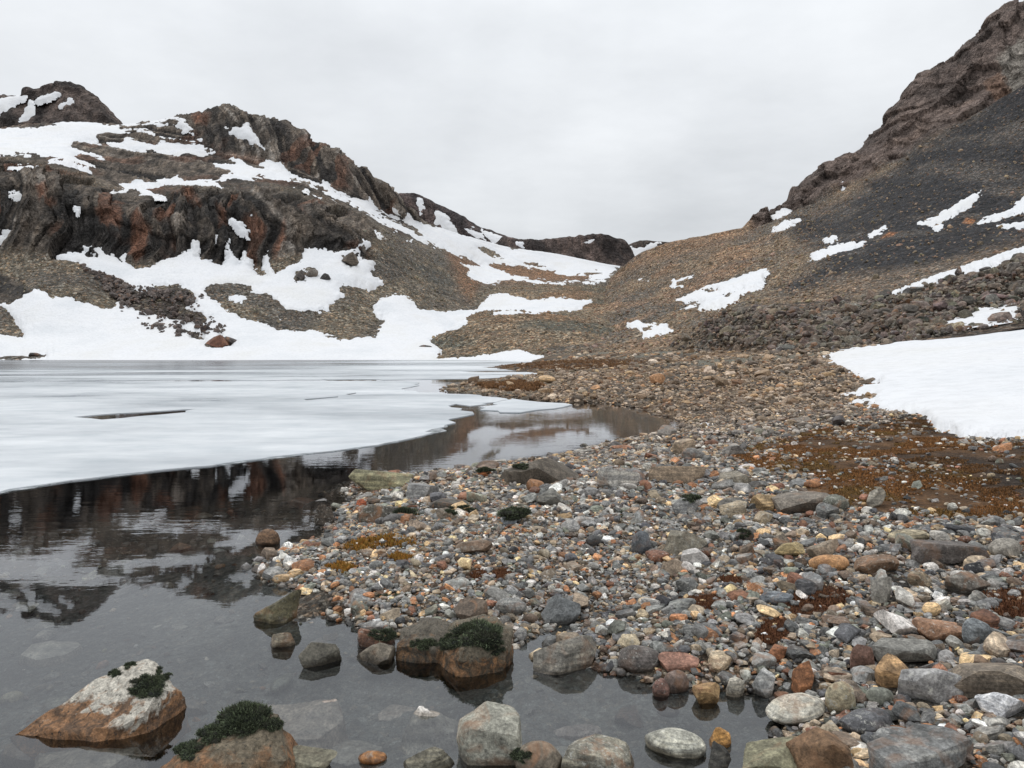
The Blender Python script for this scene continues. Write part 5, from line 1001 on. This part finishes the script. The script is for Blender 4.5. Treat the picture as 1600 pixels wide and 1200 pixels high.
for i in big:
    e = st['rot'][i]
    place_stone(VAR_HI[st['var'][i]], Pq[i], st['scl'][i], e[2], (e[0], e[1]), st['col'][i], describe(i), 'loose stones of the beach')
scatter_obj('gravel', 'countless smaller grey, tan and rust stones covering the beach and pool bed', 'gravel', st['P'][rest], st['rot'][rest], st['scl'][rest], st['var'][rest], st['col'][rest], LIB_STONE, M_STONE)
print('stones', len(Pq))

# ------------------------------------------------------------------ rubble on the slopes
def slope_scatter(name, label, lay, weight, n, smin, smax, colA, colB, seed, sink=0.15, pw=2.2):
    r = np.random.default_rng(seed); w = (weight*(lay.snow_s < -1)).ravel().astype(float)*(np.linalg.norm(np.cross(np.gradient(lay.P0, axis=0), np.gradient(lay.P0, axis=1)), axis=-1).ravel())
    i = r.choice(len(w), n, p=w/w.sum()); R_, C_ = lay.px.shape
    P = lay.P.reshape(-1, 3)[i]+r.normal(0, 0.35, (n, 3))*np.array([1, 1, 0.2])
    d = smin*(1-r.random(n)*(1-(smin/smax)**pw))**(-1/pw)
    scl = np.stack([d*r.uniform(.9, 1.4, n), d*r.uniform(.7, 1.1, n), d*r.uniform(.5, .95, n)], -1); P[:, 2] += scl[:, 2]*(0.5-sink-0.25)
    t = r.random((n, 1)); col = (colA*(1-t)+colB*t)*r.uniform(.6, 1.45, (n, 1))*(1+r.normal(0, .05, (n, 3)))
    rot = np.stack([r.normal(0, .5, n), r.normal(0, .5, n), r.uniform(0, 6.283, n)], -1)
    scatter_obj(name, label, name.replace('_', ' '), P, rot, scl, r.integers(0, len(VAR_RUB), n), np.clip(col, .01, .7), LIB_RUB, M_RUBBLE)
mor = (L5.T < 1.12)*(L5.px > 1045)*(L5.px < 1700)*(L5.T > .1)
slope_scatter('rubble', 'dark broken boulders heaped along the moraine at the slope foot', L5, mor*sstep(1040, 1180, L5.px+40*fbm(L5.px/30, L5.py/20, L5.px*0, 2, 831))*np.clip(.7+1.1*fbm(L5.px/40, L5.py/14, L5.px*0, 3, 833), .08, 2), 11000, .2, 1.4, S(84, 79, 75), S(122, 108, 94), 801, pw=2.4)
slope_scatter('scree', 'loose brown stones strewn over the right-hand slope', L5, (L5.T > 0.4)*(L5.T < 3.95)*(L5.px < 1700)*np.where(L5.px > 1300, .35, 1.0), 12000, .28, 1.1, S(120, 104, 86), S(150, 128, 106), 803, sink=.3, pw=3.2)
slope_scatter('scree', 'loose stones strewn over the valley hump', L4, (L4.T < 5), 5000, .28, .9, S(118, 104, 86), S(148, 126, 104), 805, sink=.3, pw=3.2)
slope_scatter('scree', 'loose stones strewn over the left-hand scree and cone', L1, (L1.T < 2.9)+((L1.px > 560)*(L1.T < 4.5))+(L1.px < 180)*(L1.T < 3.0), 6000, .3, 1.0, S(104, 96, 82), S(128, 116, 98), 807, sink=.3, pw=3.2)
# boulder tongue running down onto the snow apron
tong = [(119, 410), (147, 428), (181, 437), (200, 450), (253, 456), (310, 462), (318, 485), (345, 515), (362, 540), (340, 540), (300, 532), (262, 527), (225, 512), (205, 500), (185, 472)]
tr = np.random.default_rng(811); tsd = sdf_box(tong, L1.px+8*fbm(L1.px/12, L1.py/8, L1.px*0, 2, 813), L1.py, 20).ravel()
cand = np.where((tsd > -1) & (L1.T.ravel() < 3.2))[0]; wt = np.where(L1.py.ravel()[cand] > 478, .28, 1.0)*np.clip(.6+1.5*fbm(L1.px.ravel()[cand]/14, L1.py.ravel()[cand]/7, L1.px.ravel()[cand]*0, 2, 817), .05, 2); pick = tr.choice(cand, 950, p=wt/wt.sum())
P = L1.P0.reshape(-1, 3)[pick]+np.array([0, 0, 0.55]); d = .4*(1-tr.random(950)*(1-(.4/2.0)**2.2))**(-1/2.2)
scl = np.stack([d*tr.uniform(.9, 1.4, 950), d*tr.uniform(.7, 1.1, 950), d*tr.uniform(.55, 1, 950)], -1)
col = lerp(np.broadcast_to(S(66, 60, 58), (950, 3)), S(104, 92, 86), tr.random(950))
ptx, pty = L1.px.ravel()[pick], L1.py.ravel()[pick]
lone = np.argsort(-d*(pty > 470))[:24]; m_ = np.ones(950, bool); m_[lone] = False
rot = np.stack([tr.normal(0, .5, 950), tr.normal(0, .5, 950), tr.uniform(0, 6.283, 950)], -1); var = tr.integers(0, len(VAR_RUB), 950)
scatter_obj('rubble', 'dark boulders of the rockfall tongue lying on the snow apron', 'rubble', P[m_], rot[m_], scl[m_], var[m_], col[m_], LIB_RUB, M_RUBBLE)
def ordinal(k): return ['leftmost', 'second', 'third', 'fourth', 'fifth', 'sixth', 'seventh', 'eighth', 'ninth', 'tenth', 'eleventh', 'twelfth'][k]
rows_ = {}
for i in sorted(lone, key=lambda i: ptx[i]): rows_.setdefault('upper' if pty[i] < 492 else 'middle' if pty[i] < 514 else 'lower', []).append(i)
def lone_label(i):
    for nm, l in rows_.items():
        if i in l:
            k = l.index(i); return ('%s large boulder in the %s part of the rockfall tongue' % (ordinal(k), nm)) + (', counted from the left' if k else '')
for i in lone:
    o = link('boulder', VAR_RUB[var[i]]); o.location = P[i]; o.scale = scl[i]; o.rotation_euler = rot[i]; o['scol'] = [float(v) for v in col[i]]
    tag(o, lone_label(i), 'boulder', 'boulders of the rockfall tongue')
for px, py, w, h, c, lab in ((340, 543, 34, 18, (112, 78, 64), 'red-brown pyramid boulder at the toe of the rockfall tongue'), (470, 436, 14, 14, (84, 78, 74), 'lone grey boulder on the upper snow apron'), (487, 432, 20, 12, (110, 102, 94), 'pale brown outcrop boulder on the upper snow apron'), (508, 440, 16, 12, (60, 58, 56), 'black boulder on the upper snow apron'),
                             (664, 547, 30, 8, (70, 66, 62), 'dark boulders-edge rock at the tip of the valley hump'), (55, 557, 18, 6, (64, 60, 58), 'small dark rock on the snow by the lake shore'), (548, 412, 26, 18, (96, 86, 76), 'brown outcrop at the edge of the upper snow apron')):
    k = np.argmin(np.where(L1.T < 5, (L1.px-px)**2+(L1.py-py)**2, 1e9)); p = L1.P0.reshape(-1, 3)[k]; m = p[1]/F
    o = link('boulder', VAR_RUB[(px*7) % 13]); o.location = p+np.array([0, 0, h*m*.45]); o.scale = (w*m, w*m*.8, h*m*1.25); o['scol'] = [float(v) for v in S(*c)]; tag(o, lab, 'boulder', 'lone boulders on the snow apron')

# ------------------------------------------------------------------ moss tufts and turf
def blade_mat(name):
    m, nt, b, out = new_mat(name); at = N(nt, 'ShaderNodeAttribute', attribute_name='col'); L(nt, at.outputs['Color'], b.inputs['Base Color']); b.inputs['Roughness'].default_value = 0.8; return m
M_BLADE = blade_mat('moss_and_grass')
def blades(P, Nn, h, w, colA, colB, seed, lean=0.5):
    r = np.random.default_rng(seed); n = len(P); az = r.uniform(0, 6.283, n); side = np.stack([np.cos(az), np.sin(az), np.zeros(n)], -1)
    up = Nn+r.normal(0, lean, (n, 3)); up /= np.linalg.norm(up, axis=1, keepdims=True); hh = h*r.uniform(.5, 1.2, n)[:, None]; ww = w*r.uniform(.6, 1.3, n)[:, None]
    a = P-side*ww; b = P+side*ww; c = P+up*hh*0.6+side*ww*0.7+r.normal(0, .08, (n, 3))*hh; e = P+up*hh
    co = np.stack([a, b, c, e], 1).reshape(-1, 3); i = np.arange(n)[:, None]*4
    f = np.concatenate([i+np.array([[0, 1, 2]]), i+np.array([[0, 2, 3]])], 0)
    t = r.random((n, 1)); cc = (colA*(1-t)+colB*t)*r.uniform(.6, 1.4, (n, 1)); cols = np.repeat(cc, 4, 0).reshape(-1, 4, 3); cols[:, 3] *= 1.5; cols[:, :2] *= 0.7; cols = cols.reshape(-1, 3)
    return co, f, cols
DKM, GRM = S(36, 41, 36), S(96, 106, 80)
def on(px, py, Y): return U(px, py, Y)
dg = None
def rock_point(px, py, default):
    """where the sight line meets a boulder"""
    o = Vector((0, 0, EYE)); d = (Vector(U(px, py, 1.0))-o).normalized(); best = None
    for rk in [ob for ob in COL.objects if ob.name.startswith(('boulder', 'stone')) and abs(ob.location.y-default) < 2.5 and ob.type == 'MESH']:
        mi = Matrix.LocRotScale(rk.location, rk.rotation_euler, rk.scale).inverted()
        lo = mi@o; ld = (mi.to_3x3()@d)
        ok, p, n_, _ = rk.ray_cast(lo, ld.normalized())
        if ok:
            wp = Matrix.LocRotScale(rk.location, rk.rotation_euler, rk.scale)@p; t = (wp-o).length
            if best is None or t < best[0]: best = (t, wp)
    if best: return best[1]
    X, Y, Z = hit(px, py); return Vector((X, Y, Z))
bpy.context.view_layer.update()
TUFTS = [(225, 1068, 27, 22, 'round dark moss cushion on the pointed orange boulder'), (203, 1034, 11, 9, 'small black moss knob at the peak of the pointed orange boulder'), (251, 1052, 14, 16, 'dark moss ball on the far side of the pointed orange boulder'), (180, 1050, 12, 8, 'flat black moss scrap on the left flank of the pointed orange boulder'),
         (385, 1116, 46, 26, 'large bristly moss crown on the moss-topped boulder'), (335, 1140, 26, 20, 'moss strip descending the moss-topped boulder'), (295, 1168, 24, 18, 'lower moss strip on the moss-topped boulder'), (250, 1196, 24, 18, 'lowest moss clump left of the moss-topped boulder'), (425, 1128, 16, 14, 'black moss lump at the edge of the mossy crown'),
         (745, 985, 40, 22, 'bushy green-black moss on the rusty mossy boulder'), (705, 1000, 26, 14, 'dark moss patch in the cleft of the mossy boulder'), (770, 1008, 18, 16, 'black moss clump right of the cleft'), (664, 1004, 26, 9, 'thin grey moss film on the left mossy boulder'), (600, 972, 22, 12, 'dark moss on the brown slab by the pool'), (612, 935, 24, 10, 'dark moss among the small stones behind the pool'), (815, 1178, 18, 14, 'green moss tuft beside the square grey block'),
         (805, 796, 24, 15, 'green moss bush in the middle of the beach tip'), (645, 797, 34, 13, 'dark moss hedge on the dark mossy ledge'), (720, 795, 26, 9, 'low dark moss right of the dark mossy ledge'), (850, 722, 20, 10, 'dark moss cushion on the long dark shore slab'), (815, 726, 14, 8, 'small moss cushion at the left end of the long dark slab'), (760, 733, 16, 7, 'small dark moss at the inlet edge'),
         (1080, 775, 16, 9, 'dark moss on a mid-beach stone'), (975, 800, 14, 10, 'dark moss tuft between mid-beach stones'), (1163, 828, 11, 14, 'upright dark moss tuft among the cobbles'), (1205, 812, 9, 9, 'small black moss ball beside a grey stone'), (965, 784, 10, 8, 'tiny dark moss tuft on the mid-beach')]
def moss_clump(label, px, py, rx, rz, seed):
    """uneven cushion: many small bristly pads that hug whatever rock lies under the sight lines"""
    r = np.random.default_rng(seed); Yd = EYE*F/(py-HZ); p0 = rock_point(px, py+rz*0.3, Yd)
    for k_ in range(14):
        if p0.z > 0.05: break
        py += 4; p0 = rock_point(px, py+rz*0.3, Yd)
    m = p0.y/F; C_, F_, K_ = [], [], []; tot = 0
    npad = int(9+rx*0.7)
    for q in range(npad):
        a, d_ = r.uniform(0, 6.283), math.sqrt(r.random()); ox, oy = math.cos(a)*d_*rx*0.85, math.sin(a)*d_*rz*0.75
        p = rock_point(px+ox, py+rz*0.25+oy, Yd)
        if (p-p0).length > rx*m*1.6 or p.z < 0.03: p = p0+Vector((ox*m, -oy*m*.6, -oy*m*0.35))
        R_ = m*min(rx, rz*1.6)*r.uniform(.22, .48)*(1.15-0.5*d_); rad = np.array([R_*r.uniform(1, 1.5), R_, R_*r.uniform(.36, .6)]); n = int(110+rx*5)
        v = r.normal(size=(n, 3)); v /= np.linalg.norm(v, axis=1, keepdims=True); v[:, 2] = np.abs(v[:, 2])-0.25
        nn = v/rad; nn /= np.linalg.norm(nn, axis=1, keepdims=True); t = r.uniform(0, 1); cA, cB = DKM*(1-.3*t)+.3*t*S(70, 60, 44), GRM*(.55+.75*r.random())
        co, f, cols = blades(v*rad, nn, R_*0.55+.002, max(.0006, .45*m), cA, cB, seed+q, 0.55)
        c2, f2 = ICO[2]; core = c2*rad*.95
        base = np.array(p)-np.array([0, -R_*.3, R_*.10])
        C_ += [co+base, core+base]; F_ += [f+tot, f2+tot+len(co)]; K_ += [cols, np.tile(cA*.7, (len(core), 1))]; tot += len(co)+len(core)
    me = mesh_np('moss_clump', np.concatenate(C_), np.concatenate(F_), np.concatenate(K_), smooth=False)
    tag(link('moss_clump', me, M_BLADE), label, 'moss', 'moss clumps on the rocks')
for k, (px, py, rx, rz, lab) in enumerate(TUFTS): moss_clump(lab, px, py, rx, rz, 1200+k*37)
def turf_obj(name, label, polys, n, h, w, cA, cB, seed, cat, kind='stuff', lean=.5, patch=None):
    r = np.random.default_rng(seed); Ps = []
    for q in polys:
        a = np.array(q, float); lo, hi = a.min(0), a.max(0)
        X0, Y0, _ = hit((lo[0]+hi[0])/2, hi[1]); X1, Y1, _ = hit((lo[0]+hi[0])/2, lo[1])
        m = n//len(polys)*6; Y = np.sqrt(r.uniform(Y0**2*.9, Y1**2*1.1, m)); px = r.uniform(max(lo[0], -20)-6, min(hi[0], 1640)+6, m); X = (px-CX)/F*Y
        Z = ground_z(X, Y)[0]; px, py = proj(np.stack([X, Y, Z], -1)); s = sdf_box(q, px+10*fbm(X*1.5, Y*1.5, X*0, 3, 547), py+5*fbm(X*1.5, Y*1.5, X*0+4, 3, 549), 12)
        k = (s > 2*fbm(X*6, Y*6, X*0, 2, 71)) & (fbm(X*2.3, Y*2.3, X*0, 3, seed) > (-0.2 if patch is None else patch)); k = np.where(k)[0][:n//len(polys)]
        Ps.append(np.stack([X[k], Y[k], Z[k]+0.0], -1))
    P = np.concatenate(Ps); 
    if not len(P): return
    sc = (P[:, 1:2]/8.0)
    hmul = 1+0.6*fbm(P[:, 0]*3, P[:, 1]*3, P[:, 0]*0, 2, seed+1)[:, None]
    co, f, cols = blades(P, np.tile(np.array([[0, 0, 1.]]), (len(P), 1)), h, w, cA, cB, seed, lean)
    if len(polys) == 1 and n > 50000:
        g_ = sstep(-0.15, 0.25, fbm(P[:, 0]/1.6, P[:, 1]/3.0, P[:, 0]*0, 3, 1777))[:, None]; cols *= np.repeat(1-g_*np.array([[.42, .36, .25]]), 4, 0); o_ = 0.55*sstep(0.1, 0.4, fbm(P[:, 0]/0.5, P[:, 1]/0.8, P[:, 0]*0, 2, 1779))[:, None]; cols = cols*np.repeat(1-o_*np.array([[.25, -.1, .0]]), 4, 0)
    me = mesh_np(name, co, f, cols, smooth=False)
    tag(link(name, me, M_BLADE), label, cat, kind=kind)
OR, BR, OL = S(150, 108, 66), S(98, 74, 56), S(110, 96, 60)
turf_obj('grass', 'rust-orange and brown tundra turf below the large snowfield', [TURF[0]], 105000, 0.019, 0.006, S(156, 108, 62), S(92, 70, 48), 1301, 'grass', patch=-0.12)
turf_obj('grass', 'orange-brown turf strips on the far gravel flat', [TURF[1], TURF[2]], 16000, 0.14, 0.03, S(138, 102, 66), BR, 1305, 'grass', patch=-0.1)
for k, q in enumerate(MOSS):
    warm = k in (0, 1, 2)
    turf_obj('moss', ['orange and green moss cushion on the gravel tip', 'small orange moss pad in front of the moss cushion', 'bristly orange moss near the water on the gravel tip', 'dark red moss pad among white pebbles', 'round red-brown moss pad right of its twin', 'wide dark red moss bed among the cobbles', 'wet red moss hollow beside the red-orange block', 'red moss bed at the picture edge', 'brown moss strip behind the pool', 'small olive moss strip on the cobbles'][k],
             [q], 2600, 0.035 if warm else .022, 0.0035, S(158, 108, 50) if warm else S(88, 56, 40), S(116, 98, 44) if warm else S(116, 80, 54), 1400+k, 'moss', kind='thing', patch=-2)
